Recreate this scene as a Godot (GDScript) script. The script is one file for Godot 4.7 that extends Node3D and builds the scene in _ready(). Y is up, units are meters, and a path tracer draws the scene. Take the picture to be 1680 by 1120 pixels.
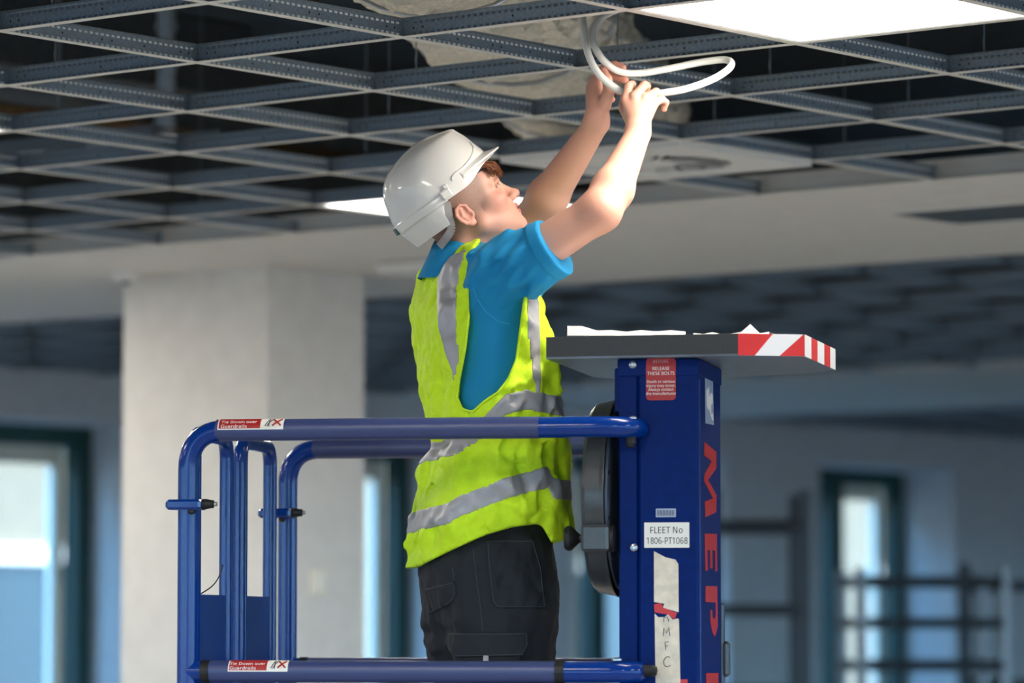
extends Node3D
# An electrician on a small blue personnel lift feeds a white cable through an open suspended-ceiling grid.
# World axes follow the building: x and z along the ceiling grid (0.6 m modules), y up, metres.

const YAW := -51.0902            # the camera looks diagonally across the building grid
const WORK := Vector3(0.7739, 0, 0.7569)     # working point on the floor under the electrician
const LIFT := Vector3(0.7286, 0, 0.5416)     # centre of the lift's basket on the floor
const LIFT_YAW := -61.5902
const CEIL := 2.8531             # underside of the ceiling grid
const DECK := 0.85               # lift platform
const N := 0.6                   # grid module

const VEST_Y0 := 1.700
const VEST_XC := [0.0015,0.0017,0.0021,0.0029,0.0037,0.0047,0.0058,0.0073,0.009,0.0108,0.0125,0.0141,0.0157,0.017,0.0175,0.0171,0.016,0.0145,0.0127,0.0108,0.0089,0.0069,0.0047,0.0017,-0.0023,-0.0067,-0.0108,-0.0145,-0.0173,-0.0187,-0.0193,-0.0199,-0.0207,-0.0223,-0.025,-0.0284,-0.032]
const VEST_AX := [0.1525,0.1525,0.1524,0.1524,0.1523,0.1521,0.1515,0.1503,0.1487,0.1469,0.1448,0.1424,0.1398,0.1372,0.1351,0.1335,0.1325,0.132,0.1318,0.1318,0.1322,0.1329,0.1335,0.1332,0.1318,0.1297,0.1276,0.1254,0.1224,0.1181,0.1126,0.1066,0.0999,0.091,0.0773,0.0552,0.025]
const VEST_AZ := [0.215,0.2148,0.2142,0.2133,0.2123,0.2112,0.21,0.2088,0.2075,0.2062,0.2049,0.2036,0.2023,0.2012,0.2004,0.2001,0.2004,0.2012,0.2025,0.204,0.2056,0.2071,0.2085,0.2095,0.2099,0.21,0.21,0.2099,0.2093,0.2079,0.2056,0.2019,0.1966,0.1882,0.1715,0.1363,0.0814]
const SLACKS_Y0 := 1.560
const SLACKS_XC := [0.0139,0.0126,0.0112,0.0095,0.0075,0.0053,0.0031,0.0011,-0.0006,-0.0019,-0.0026,-0.0031,-0.0032,-0.003,-0.0024,-0.0013]
const SLACKS_AX := [0.103,0.1083,0.1144,0.1212,0.1274,0.1319,0.1345,0.1354,0.1354,0.1351,0.1344,0.1333,0.1314,0.1288,0.1259,0.1228]
const SLACKS_AZ := [0.172,0.1746,0.177,0.1787,0.1796,0.1799,0.1797,0.1791,0.1779,0.176,0.1735,0.1708,0.1684,0.166,0.1632,0.16]

var M := {}
var used := {}
var folds: FastNoiseLite
var grain: FastNoiseLite

func V(x: float, y: float, z: float) -> Vector3: return Vector3(x, y, z)
func P(x: float, y: float) -> Vector2: return Vector2(x, y)

# ------------------------------------------------------------------ mesh building
class MB:
	var v := PackedVector3Array()
	var n := PackedVector3Array()
	var c := PackedColorArray()
	var uv := PackedVector2Array()
	var col := Color(1, 1, 1)
	func tri(a: Vector3, b: Vector3, d: Vector3, na: Vector3, nb: Vector3, nd: Vector3, ua := Vector2.ZERO, ub := Vector2.ZERO, ud := Vector2.ZERO) -> void:
		if (b - a).cross(d - a).dot(na + nb + nd) > 0.0:
			v.append_array([a, d, b]); n.append_array([na, nd, nb]); uv.append_array([ua, ud, ub])
		else:
			v.append_array([a, b, d]); n.append_array([na, nb, nd]); uv.append_array([ua, ub, ud])
		c.append_array([col, col, col])
	func flat(a: Vector3, b: Vector3, d: Vector3, out: Vector3) -> void:
		var m := (b - a).cross(d - a).normalized()
		if m.dot(out) < 0.0: m = -m
		tri(a, b, d, m, m, m)
	func quad(a: Vector3, b: Vector3, d: Vector3, e: Vector3, out: Vector3) -> void:
		var m := (d - a).cross(e - b).normalized()
		if m.dot(out) < 0.0: m = -m
		tri(a, b, d, m, m, m, Vector2(0, 1), Vector2(1, 1), Vector2(1, 0)); tri(a, d, e, m, m, m, Vector2(0, 1), Vector2(1, 0), Vector2(0, 0))
	func squad(a: Vector3, b: Vector3, d: Vector3, e: Vector3, na: Vector3, nb: Vector3, nd: Vector3, ne: Vector3) -> void:
		tri(a, b, d, na, nb, nd); tri(a, d, e, na, nd, ne)
	# box with chamfered edges
	func box(ctr: Vector3, size: Vector3, bevel := 0.0, bs := Basis()) -> void:
		var h := size * 0.5
		var k := minf(bevel, minf(h.x, minf(h.y, h.z)) * 0.95)
		if k <= 0.0:
			for ax in 3:
				for s: float in [-1.0, 1.0]:
					var o := Vector3.ZERO; o[ax] = s
					var u := Vector3.ZERO; u[(ax + 1) % 3] = h[(ax + 1) % 3]
					var w := Vector3.ZERO; w[(ax + 2) % 3] = h[(ax + 2) % 3]
					var p := o * h
					quad(ctr + bs * (p - u - w), ctr + bs * (p + u - w), ctr + bs * (p + u + w), ctr + bs * (p - u + w), bs * o)
			return
		var g := h - Vector3(k, k, k)
		for ax in 3:
			var i := (ax + 1) % 3
			var j := (ax + 2) % 3
			for s: float in [-1.0, 1.0]:
				var o := Vector3.ZERO; o[ax] = s
				var p := o * h
				var u := Vector3.ZERO; u[i] = g[i]
				var w := Vector3.ZERO; w[j] = g[j]
				quad(ctr + bs * (p - u - w), ctr + bs * (p + u - w), ctr + bs * (p + u + w), ctr + bs * (p - u + w), bs * o)
			for si: float in [-1.0, 1.0]:
				for sj: float in [-1.0, 1.0]:
					var p1 := Vector3.ZERO; p1[i] = si * h[i]; p1[j] = sj * g[j]
					var p2 := Vector3.ZERO; p2[i] = si * g[i]; p2[j] = sj * h[j]
					var l := Vector3.ZERO; l[ax] = g[ax]
					var o2 := Vector3.ZERO; o2[i] = si; o2[j] = sj
					quad(ctr + bs * (p1 - l), ctr + bs * (p1 + l), ctr + bs * (p2 + l), ctr + bs * (p2 - l), bs * o2)
		for sx: float in [-1.0, 1.0]:
			for sy: float in [-1.0, 1.0]:
				for sz: float in [-1.0, 1.0]:
					var s := Vector3(sx, sy, sz)
					flat(ctr + bs * (s * Vector3(h.x, g.y, g.z)), ctr + bs * (s * Vector3(g.x, h.y, g.z)), ctr + bs * (s * Vector3(g.x, g.y, h.z)), bs * s)
	# box from its two corners
	func span(a: Vector3, b: Vector3, bevel := 0.0) -> void:
		box((a + b) * 0.5, (b - a).abs(), bevel)
	# round tube along a path, one radius or one for each point
	func tube(path: Array, r: Variant, seg := 12, caps := true) -> void:
		var cnt := path.size()
		var rings := []
		var nrm := []
		var t0: Vector3 = (path[1] - path[0]).normalized()
		var side := t0.cross(Vector3.UP)
		if side.length() < 0.1: side = t0.cross(Vector3.RIGHT)
		side = side.normalized()
		for i in cnt:
			var t: Vector3 = (path[mini(i + 1, cnt - 1)] - path[maxi(i - 1, 0)]).normalized()
			side = (side - t * side.dot(t)).normalized()
			var up := t.cross(side)
			var rad: float = r[i] if r is Array else r
			var ring := []
			var rn := []
			for k in seg + 1:
				var a := TAU * k / seg
				var d := side * cos(a) + up * sin(a)
				ring.append(path[i] + d * rad); rn.append(d)
			rings.append(ring); nrm.append(rn)
		for i in cnt - 1:
			for k in seg:
				squad(rings[i][k], rings[i][k + 1], rings[i + 1][k + 1], rings[i + 1][k], nrm[i][k], nrm[i][k + 1], nrm[i + 1][k + 1], nrm[i + 1][k])
		if caps:
			for e: int in [0, cnt - 1]:
				var o: Vector3 = (path[0] - path[1]) if e == 0 else (path[cnt - 1] - path[cnt - 2])
				o = o.normalized()
				for k in seg:
					tri(path[e], rings[e][k], rings[e][k + 1], o, o, o)
	# surface of revolution: profile of (radius, height) around axis through ctr
	func lathe(ctr: Vector3, axis: Vector3, prof: Array, seg := 24, smooth := false) -> void:
		var a := axis.normalized()
		var s := a.cross(Vector3.UP)
		if s.length() < 0.1: s = a.cross(Vector3.RIGHT)
		s = s.normalized()
		var w := a.cross(s)
		var mid := 0.0
		for p: Vector2 in prof: mid += p.y / prof.size()
		for i in prof.size() - 1:
			var p0: Vector2 = prof[i]
			var p1: Vector2 = prof[i + 1]
			var dn := Vector2(p1.y - p0.y, p0.x - p1.x).normalized()
			for k in seg:
				var a0 := TAU * k / seg
				var a1 := TAU * (k + 1) / seg
				var d0 := s * cos(a0) + w * sin(a0)
				var d1 := s * cos(a1) + w * sin(a1)
				var q := [ctr + a * p0.y + d0 * p0.x, ctr + a * p0.y + d1 * p0.x, ctr + a * p1.y + d1 * p1.x, ctr + a * p1.y + d0 * p1.x]
				var n0 := (d0 * dn.x + a * dn.y)
				var n1 := (d1 * dn.x + a * dn.y)
				if p0.x > 1e-6: tri(q[0], q[1], q[2], n0, n1, n1)
				if p1.x > 1e-6: tri(q[0], q[2], q[3], n0, n1, n0)
	# polygon in a plane (origin o, axes ex, ey), extruded by depth along ez
	func prism(poly: PackedVector2Array, o: Vector3, ex: Vector3, ey: Vector3, depth: Vector3) -> void:
		var idx := Geometry2D.triangulate_polygon(poly)
		var ez := depth.normalized()
		for i in range(0, idx.size(), 3):
			var t := [poly[idx[i]], poly[idx[i + 1]], poly[idx[i + 2]]]
			var q := []
			for p: Vector2 in t: q.append(o + ex * p.x + ey * p.y)
			tri(q[0], q[1], q[2], -ez, -ez, -ez)
			tri(q[0] + depth, q[1] + depth, q[2] + depth, ez, ez, ez)
		var cw := Geometry2D.is_polygon_clockwise(poly)
		for i in poly.size():
			var a := poly[i]
			var b := poly[(i + 1) % poly.size()]
			var e := b - a
			var out := Vector2(e.y, -e.x) * (-1.0 if cw else 1.0)
			var a3 := o + ex * a.x + ey * a.y
			var b3 := o + ex * b.x + ey * b.y
			quad(a3, b3, b3 + depth, a3 + depth, ex * out.x + ey * out.y)
	func append_indexed(vs: PackedVector3Array, ns: PackedVector3Array, cs: PackedColorArray, ix: PackedInt32Array) -> void:
		for i in ix:
			v.append(vs[i]); n.append(ns[i]); c.append(cs[i]); uv.append(Vector2.ZERO)
	func surface(am: ArrayMesh, m: Material, off := Vector3.ZERO) -> ArrayMesh:
		var arr := []
		arr.resize(Mesh.ARRAY_MAX)
		if off != Vector3.ZERO:
			var vv := v.duplicate()
			for i in vv.size(): vv[i] -= off
			arr[Mesh.ARRAY_VERTEX] = vv
		else:
			arr[Mesh.ARRAY_VERTEX] = v
		arr[Mesh.ARRAY_NORMAL] = n
		arr[Mesh.ARRAY_COLOR] = c
		arr[Mesh.ARRAY_TEX_UV] = uv
		am.add_surface_from_arrays(Mesh.PRIMITIVE_TRIANGLES, arr)
		am.surface_set_material(am.get_surface_count() - 1, m)
		return am

func mb() -> MB: return MB.new()

# smooth path through control points
func curve(pts: Array, per := 6) -> Array:
	var out := []
	for i in pts.size() - 1:
		var p0: Vector3 = pts[maxi(i - 1, 0)]
		var p1: Vector3 = pts[i]
		var p2: Vector3 = pts[i + 1]
		var p3: Vector3 = pts[mini(i + 2, pts.size() - 1)]
		for k in per:
			out.append(p1.cubic_interpolate(p2, p0, p3, float(k) / per))
	out.append(pts[-1])
	return out

# straight path whose corners are rounded with radius r
func bent(pts: Array, r: float, per := 7) -> Array:
	var out := [pts[0]]
	for i in range(1, pts.size() - 1):
		var a: Vector3 = pts[i] + (pts[i - 1] - pts[i]).normalized() * r
		var b: Vector3 = pts[i] + (pts[i + 1] - pts[i]).normalized() * r
		for k in per + 1:
			var t := float(k) / per
			out.append(a.lerp(pts[i], t).lerp((pts[i] as Vector3).lerp(b, t), t))
	out.append(pts[-1])
	return out

# ------------------------------------------------------------------ scene tree
func numbered(called: String) -> String:
	used[called] = used.get(called, -1) + 1
	return called if used[called] == 0 else "%s_%03d" % [called, used[called]]

func tag(o: Node3D, label: String, category := "", group := "", kind := "") -> Node3D:
	if label: o.set_meta("label", label)
	if category: o.set_meta("category", category)
	if group: o.set_meta("group", group)
	if kind: o.set_meta("kind", kind)
	return o

func thing(called: String, label: String, category: String, at := Vector3.ZERO, turn := 0.0, group := "") -> Node3D:
	var o := Node3D.new()
	o.name = numbered(called)
	add_child(o)
	o.position = at
	o.rotation_degrees.y = turn
	return tag(o, label, category, group)

func part(parent: Node3D, called: String, b: MB, m: Material, off := Vector3.ZERO, label := "") -> MeshInstance3D:
	var o := MeshInstance3D.new()
	o.name = called if parent != self else numbered(called)
	o.mesh = b.surface(ArrayMesh.new(), m, off)
	parent.add_child(o, true)
	if label: o.set_meta("label", label)
	return o

func copy_part(parent: Node3D, called: String, mesh: Mesh, at: Vector3, bs := Basis()) -> MeshInstance3D:
	var o := MeshInstance3D.new()
	o.name = called
	o.mesh = mesh
	o.transform = Transform3D(bs, at)
	parent.add_child(o, true)
	return o

func room(called: String, b: MB = null, m: Material = null) -> Node3D:
	var o: Node3D
	if b:
		o = part(self, called, b, m)
	else:
		o = Node3D.new()
		o.name = numbered(called)
		add_child(o)
	o.set_meta("kind", "structure")
	return o

func words(parent: Node3D, called: String, text: String, h: float, m: Material, at: Vector3, bs := Basis(), wide := 1.0, font := "Droid Sans") -> MeshInstance3D:
	var f := SystemFont.new()
	f.font_names = PackedStringArray([font])
	var t := TextMesh.new()
	t.text = text
	t.font = f
	t.font_size = 32
	t.pixel_size = h / 23.0
	t.depth = 0.0004
	t.curve_step = 2.0
	t.material = m
	var o := MeshInstance3D.new()
	o.name = called
	o.mesh = t
	o.transform = Transform3D(bs.scaled_local(Vector3(wide, 1, 1)), at)
	parent.add_child(o, true)
	return o

# ------------------------------------------------------------------ materials
func mat(key: String, col: Color, rough := 0.6, metal := 0.0) -> StandardMaterial3D:
	var m := StandardMaterial3D.new()
	m.resource_name = key
	m.albedo_color = col
	m.roughness = rough
	m.metallic = metal
	M[key] = m
	return m

func noise_tex(freq: float, ramp: Array, size := 512, normal := false, strength := 4.0, kind := FastNoiseLite.TYPE_SIMPLEX_SMOOTH, sd := 1) -> NoiseTexture2D:
	var t := NoiseTexture2D.new()
	t.width = size
	t.height = size
	t.seamless = true
	var n := FastNoiseLite.new()
	n.noise_type = kind
	n.seed = sd
	n.frequency = freq
	n.fractal_octaves = 4
	t.noise = n
	if normal:
		t.as_normal_map = true
		t.bump_strength = strength
	else:
		var g := Gradient.new()
		g.offsets = PackedFloat32Array([0.0, 1.0])
		g.colors = PackedColorArray(ramp)
		t.color_ramp = g
	return t

func grained(m: StandardMaterial3D, scale: float, freq: float, lo: float, hi: float, bump := 0.0, sd := 1) -> StandardMaterial3D:
	m.albedo_texture = noise_tex(freq, [Color(lo, lo, lo), Color(hi, hi, hi)], 512, false, 1.0, FastNoiseLite.TYPE_SIMPLEX_SMOOTH, sd)
	m.uv1_triplanar = true
	m.uv1_scale = Vector3.ONE * scale
	if bump > 0.0:
		m.normal_enabled = true
		m.normal_texture = noise_tex(freq * 2.0, [], 512, true, bump, FastNoiseLite.TYPE_SIMPLEX_SMOOTH, sd + 3)
	return m

func materials() -> void:
	grained(mat("plaster", Color(0.86, 0.84, 0.81), 0.9), 0.7, 0.02, 0.95, 1.0)
	grained(mat("paint_wall", Color(0.8, 0.8, 0.8), 0.85), 0.5, 0.02, 0.95, 1.0)
	grained(mat("slab", Color(0.45, 0.44, 0.42), 0.95), 0.6, 0.02, 0.7, 1.0)
	grained(mat("floor_board", Color(0.77, 0.75, 0.715), 0.7), 0.6, 0.015, 0.85, 1.0)
	grained(mat("galvanised", Color(0.59, 0.64, 0.68), 0.42, 0.5), 6.0, 0.03, 0.82, 1.0)
	mat("zinc_bright", Color(0.95, 0.95, 0.94), 0.4, 0.1)
	mat("zinc_dull", Color(0.42, 0.45, 0.48), 0.4, 0.4)
	mat("tee_white", Color(0.86, 0.84, 0.8), 0.5)
	mat("steel", Color(0.72, 0.73, 0.75), 0.28, 1.0)
	grained(mat("duct_grey", Color(0.36, 0.38, 0.4), 0.5, 0.4), 3.0, 0.02, 0.75, 1.0)
	var foil := mat("foil", Color(1.0, 0.96, 0.88), 0.34, 0.1)
	grained(foil, 3.0, 0.03, 0.78, 1.0, 6.0, 5)
	mat("led_frame", Color(0.9, 0.9, 0.9), 0.5)
	var led := mat("led_diffuser", Color(0.95, 0.95, 0.95), 0.6)
	led.emission_enabled = true
	led.emission = Color(1.0, 0.98, 0.95)
	led.emission_energy_multiplier = 3.0
	mat("tile_white", Color(0.86, 0.85, 0.83), 0.7)
	mat("vane_dark", Color(0.06, 0.07, 0.08), 0.6)
	mat("frame_teal", Color(0.07, 0.25, 0.24), 0.45)
	mat("sash_cream", Color(0.9, 0.87, 0.8), 0.5)
	var glass := mat("glass", Color(0.9, 0.97, 0.97, 0.08), 0.02)
	glass.transparency = BaseMaterial3D.TRANSPARENCY_ALPHA
	grained(mat("stone_cream", Color(0.44, 0.41, 0.33), 0.9), 0.3, 0.02, 0.9, 1.0)
	mat("pane_dark", Color(0.08, 0.135, 0.15), 0.4)
	grained(mat("asphalt", Color(0.3, 0.3, 0.31), 0.95), 0.5, 0.03, 0.8, 1.0)
	mat("scaffold", Color(0.3, 0.32, 0.34), 0.45, 0.5)
	mat("scaffold_pale", Color(0.62, 0.64, 0.66), 0.4, 0.6)
	grained(mat("plywood", Color(0.52, 0.4, 0.27), 0.8), 2.0, 0.02, 0.8, 1.0)
	# lift
	var blue := mat("blue_paint", Color(0.0, 0.2, 0.52), 0.3)
	grained(blue, 5.0, 0.02, 0.9, 1.0)
	blue.clearcoat_enabled = true
	blue.clearcoat = 0.5
	blue.metallic_specular = 0.25
	blue.clearcoat_roughness = 0.12
	var mast := mat("mast_paint", Color(0.0, 0.135, 0.4), 0.5)
	grained(mast, 3.0, 0.02, 0.88, 1.0)
	mast.metallic_specular = 0.22
	mat("sleeve", Color(0.21, 0.25, 0.42), 0.4)
	mat("rubber", Color(0.03, 0.03, 0.032), 0.55)
	grained(mat("winch_grey", Color(0.27, 0.275, 0.28), 0.28), 4.0, 0.03, 0.85, 1.0)
	mat("winch_plate", Color(0.42, 0.46, 0.52), 0.4, 0.5)
	grained(mat("tray_rim", Color(0.2, 0.205, 0.215), 0.6), 8.0, 0.03, 0.88, 1.0)
	grained(mat("tray_sheet", Color(0.5, 0.55, 0.6), 0.35, 0.6), 3.0, 0.02, 0.85, 1.0)
	mat("sign_red", Color(0.66, 0.1, 0.1), 0.45)
	mat("hazard_red", Color(0.84, 0.13, 0.12), 0.4)
	mat("hazard_white", Color(0.93, 0.92, 0.92), 0.4)
	mat("letter_white", Color(0.95, 0.92, 0.9), 0.5)
	mat("letter_pale", Color(0.85, 0.6, 0.58), 0.5)
	mat("letter_red", Color(0.78, 0.13, 0.12), 0.35)
	mat("label_white", Color(0.92, 0.9, 0.86), 0.5)
	mat("label_grey", Color(0.62, 0.66, 0.74), 0.35)
	mat("ink", Color(0.05, 0.05, 0.06), 0.7)
	grained(mat("masking_tape", Color(0.93, 0.87, 0.78), 0.8), 5.0, 0.012, 0.88, 1.0, 2.0)
	mat("paper", Color(0.93, 0.9, 0.86), 0.85)
	mat("cable_white", Color(0.9, 0.89, 0.86), 0.4)
	# person
	var skin := mat("skin", Color(1, 1, 1), 0.52)
	skin.vertex_color_use_as_albedo = true
	skin.subsurf_scatter_enabled = true
	skin.subsurf_scatter_strength = 0.05
	skin.normal_enabled = true
	skin.normal_texture = noise_tex(0.12, [], 512, true, 1.2)
	skin.uv1_triplanar = true
	skin.uv1_scale = Vector3.ONE * 9.0
	var vest := mat("vest_fabric", Color(0.83, 0.97, 0.08), 0.75)
	grained(vest, 4.0, 0.02, 0.92, 1.0, 1.5)
	vest.rim_enabled = true
	vest.rim = 0.2
	grained(mat("reflective", Color(0.70, 0.69, 0.70), 0.5, 0.25), 30.0, 0.05, 0.85, 1.0, 1.0)
	var polo := mat("polo_fabric", Color(0.0, 0.55, 0.77), 0.85)
	grained(polo, 30.0, 0.12, 0.85, 1.0, 2.0)
	polo.rim_enabled = true
	polo.rim = 0.25
	grained(mat("trouser_fabric", Color(0.125, 0.135, 0.16), 0.85), 20.0, 0.1, 0.75, 1.0, 2.0)
	grained(mat("trouser_pocket", Color(0.14, 0.15, 0.175), 0.85), 20.0, 0.1, 0.75, 1.0, 2.0)
	mat("stitch", Color(0.25, 0.26, 0.29), 0.9)
	mat("polo_stitch", Color(0.2, 0.66, 0.85), 0.8)
	mat("boot", Color(0.1, 0.09, 0.08), 0.6)
	var shell := mat("hat_shell", Color(0.86, 0.845, 0.82), 0.3)
	shell.clearcoat_enabled = true
	shell.clearcoat = 0.6
	shell.clearcoat_roughness = 0.08
	mat("strap_grey", Color(0.62, 0.6, 0.6), 0.7)
	mat("hair", Color(0.45, 0.25, 0.125), 0.55)
	mat("eye_white", Color(0.9, 0.88, 0.86), 0.2)
	mat("iris", Color(0.12, 0.1, 0.09), 0.2)

# ------------------------------------------------------------------ soft shapes: distance fields meshed as surface nets
func cap(p: Vector3, a: Vector3, b: Vector3, ra: float, rb: float) -> float:
	var ba := b - a
	var pa := p - a
	var t := clampf(pa.dot(ba) / ba.length_squared(), 0.0, 1.0)
	return (pa - ba * t).length() - (ra + (rb - ra) * t)

func ell(p: Vector3, c: Vector3, r: Vector3) -> float:
	var q := (p - c) / r
	var k0 := q.length()
	var k1 := (q / r).length()
	return k0 * (k0 - 1.0) / maxf(k1, 1e-5)

func smin(a: float, b: float, k: float) -> float:
	var h := maxf(k - absf(a - b), 0.0) / k
	return minf(a, b) - h * h * k * 0.25

func smax(a: float, b: float, k: float) -> float:
	return -smin(-a, -b, k)

func poly_dist(p: Vector2, poly: PackedVector2Array) -> float:
	var d := 1e9
	var s := 1.0
	var j := poly.size() - 1
	for i in poly.size():
		var e := poly[j] - poly[i]
		var w := p - poly[i]
		var b := w - e * clampf(w.dot(e) / e.length_squared(), 0.0, 1.0)
		d = minf(d, b.length_squared())
		var c1 := p.y >= poly[i].y
		var c2 := p.y < poly[j].y
		var c3 := e.x * w.y > e.y * w.x
		if (c1 and c2 and c3) or not (c1 or c2 or c3): s = -s
		j = i
	return s * sqrt(d)

func nets(out: MB, fn: Callable, lo: Vector3, hi: Vector3, h: float, paint: Variant = null, slack := 0.0) -> void:
	const K := 4
	var bx := int(ceil((hi.x - lo.x) / (h * K)))
	var by := int(ceil((hi.y - lo.y) / (h * K)))
	var bz := int(ceil((hi.z - lo.z) / (h * K)))
	var nx := bx * K + 1
	var ny := by * K + 1
	var nz := bz * K + 1
	var g := PackedFloat32Array()
	g.resize(nx * ny * nz)
	g.fill(1e9)
	var blocks: Array[Vector3i] = []
	var reach := h * K * 0.87 * 1.25 + slack
	for k in bz:
		for j in by:
			for i in bx:
				var ctr := lo + Vector3(i + 0.5, j + 0.5, k + 0.5) * (h * K)
				if absf(fn.call(ctr)) < reach:
					blocks.append(Vector3i(i * K, j * K, k * K))
	for b in blocks:
		for k in range(b.z, b.z + K + 1):
			for j in range(b.y, b.y + K + 1):
				var row := nx * (j + ny * k)
				for i in range(b.x, b.x + K + 1):
					if g[row + i] > 1e8:
						g[row + i] = fn.call(lo + Vector3(i, j, k) * h)
	var vid := PackedInt32Array()
	vid.resize(nx * ny * nz)
	vid.fill(-1)
	var vs := PackedVector3Array()
	var corner := [Vector3i(0, 0, 0), Vector3i(1, 0, 0), Vector3i(0, 1, 0), Vector3i(1, 1, 0), Vector3i(0, 0, 1), Vector3i(1, 0, 1), Vector3i(0, 1, 1), Vector3i(1, 1, 1)]
	var offs := PackedInt32Array()
	for q: Vector3i in corner: offs.append(q.x + nx * (q.y + ny * q.z))
	var edges := [[0, 1], [2, 3], [4, 5], [6, 7], [0, 2], [1, 3], [4, 6], [5, 7], [0, 4], [1, 5], [2, 6], [3, 7]]
	for b in blocks:
		for k in range(b.z, b.z + K):
			for j in range(b.y, b.y + K):
				for i in range(b.x, b.x + K):
					var at := i + nx * (j + ny * k)
					var inside := 0
					for q in 8:
						if g[at + offs[q]] < 0.0: inside += 1
					if inside == 0 or inside == 8: continue
					var sum := Vector3.ZERO
					var cnt := 0
					for e: Array in edges:
						var d0 := g[at + offs[e[0]]]
						var d1 := g[at + offs[e[1]]]
						if (d0 < 0.0) != (d1 < 0.0):
							var t := d0 / (d0 - d1)
							sum += Vector3(corner[e[0]]).lerp(Vector3(corner[e[1]]), t)
							cnt += 1
					vid[at] = vs.size()
					vs.append(lo + (Vector3(i, j, k) + sum / cnt) * h)
	var ix := PackedInt32Array()
	var ns := PackedVector3Array()
	ns.resize(vs.size())
	var step := [1, nx, nx * ny]
	for b in blocks:
		for k in range(b.z, b.z + K):
			for j in range(b.y, b.y + K):
				for i in range(b.x, b.x + K):
					var at := i + nx * (j + ny * k)
					for ax in 3:
						var d0 := g[at]
						var d1 := g[at + step[ax]]
						if d1 > 1e8 or (d0 < 0.0) == (d1 < 0.0): continue
						var u: int = step[(ax + 1) % 3]
						var w: int = step[(ax + 2) % 3]
						if at - u - w < 0: continue
						var q0 := vid[at - u - w]
						var q1 := vid[at - w]
						var q2 := vid[at]
						var q3 := vid[at - u]
						if q0 < 0 or q1 < 0 or q2 < 0 or q3 < 0: continue
						var nn := (vs[q2] - vs[q0]).cross(vs[q3] - vs[q1])
						if d0 < 0.0:      # solid below, air above: counter-clockwise about +axis, so turn it clockwise
							ns[q0] += nn; ns[q1] += nn; ns[q2] += nn; ns[q3] += nn
							ix.append_array([q0, q2, q1, q0, q3, q2])
						else:
							ns[q0] -= nn; ns[q1] -= nn; ns[q2] -= nn; ns[q3] -= nn
							ix.append_array([q0, q1, q2, q0, q2, q3])
	var cs := PackedColorArray()
	cs.resize(vs.size())
	for i in vs.size():
		ns[i] = ns[i].normalized()
		cs[i] = paint.call(vs[i]) if paint != null else Color(1, 1, 1)
	out.append_indexed(vs, ns, cs, ix)

# ------------------------------------------------------------------ the room
const X0 := -10.0
const X1 := 24.5
const Z0 := -8.0
const Z1 := 9.0
const SLAB := 4.6
const HEAD := 2.625
const SILL := 0.35

func shell() -> void:
	var b := mb()
	b.span(V(X0 - 0.4, -0.3, Z0 - 0.5), V(X1 + 0.4, 0, Z1 + 0.4))
	room("floor", b, M.floor_board)
	b = mb()
	b.span(V(X0 - 0.4, SLAB, Z0 - 0.5), V(X1 + 0.4, SLAB + 0.35, Z1 + 0.4))
	room("ceiling", b, M.slab)
	b = mb()
	b.span(V(X1, 0, Z0 - 0.5), V(X1 + 0.3, SLAB, Z1 + 0.3))
	room("wall_east", b, M.paint_wall)
	# three outer walls: piers, lintel band and sill wall around a row of recessed windows
	outer_wall("wall_north", Z0, -1.0, 1.54, 0, X0, X1, 16.2, -10, 4)
	outer_wall("wall_south", Z1, 1.0, 1.9, 14, X0, X1, 16.2, -10, 4)
	# the west wall lies along z: built the same way and turned a quarter
	outer_wall("wall_west", -X0, 1.0, 1.9, 28, Z0 - 0.5, Z1 + 0.5, 8.0, -6, 1, -90.0)

func outer_wall(called: String, z: float, s: float, wide: float, first: int, x0: float, x1: float, right: float, k0: int, k1: int, turn := 0.0) -> void:
	var wall := room(called)
	wall.rotation_degrees.y = turn
	var b := mb()
	b.span(V(x0, HEAD, z), V(x1, CEIL + 0.05, z + s * 0.5))
	part(wall, "lintel", b, M.paint_wall)
	b = mb()            # above the ceiling the wall is bare concrete
	b.span(V(x0, CEIL + 0.05, z), V(x1, SLAB, z + s * 0.5))
	part(wall, "upper_wall", b, M.slab)
	b = mb()
	b.span(V(x0, 0, z), V(x1, SILL, z + s * 0.5))
	part(wall, "sill_wall", b, M.paint_wall)
	var edge := x0
	for k in range(k0, k1):
		var r := right + 2.5 * k
		var l := r - wide
		if l > edge:
			b = mb()
			b.span(V(edge, SILL, z), V(l, HEAD, z + s * 0.5))
			part(wall, "pier", b, M.paint_wall)
		window(k - k0 + 1 + first, maxf(l, edge), r, z, s, turn)
		edge = r
	b = mb()
	b.span(V(edge, SILL, z), V(x1, HEAD, z + s * 0.5))
	part(wall, "pier", b, M.paint_wall)

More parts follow.
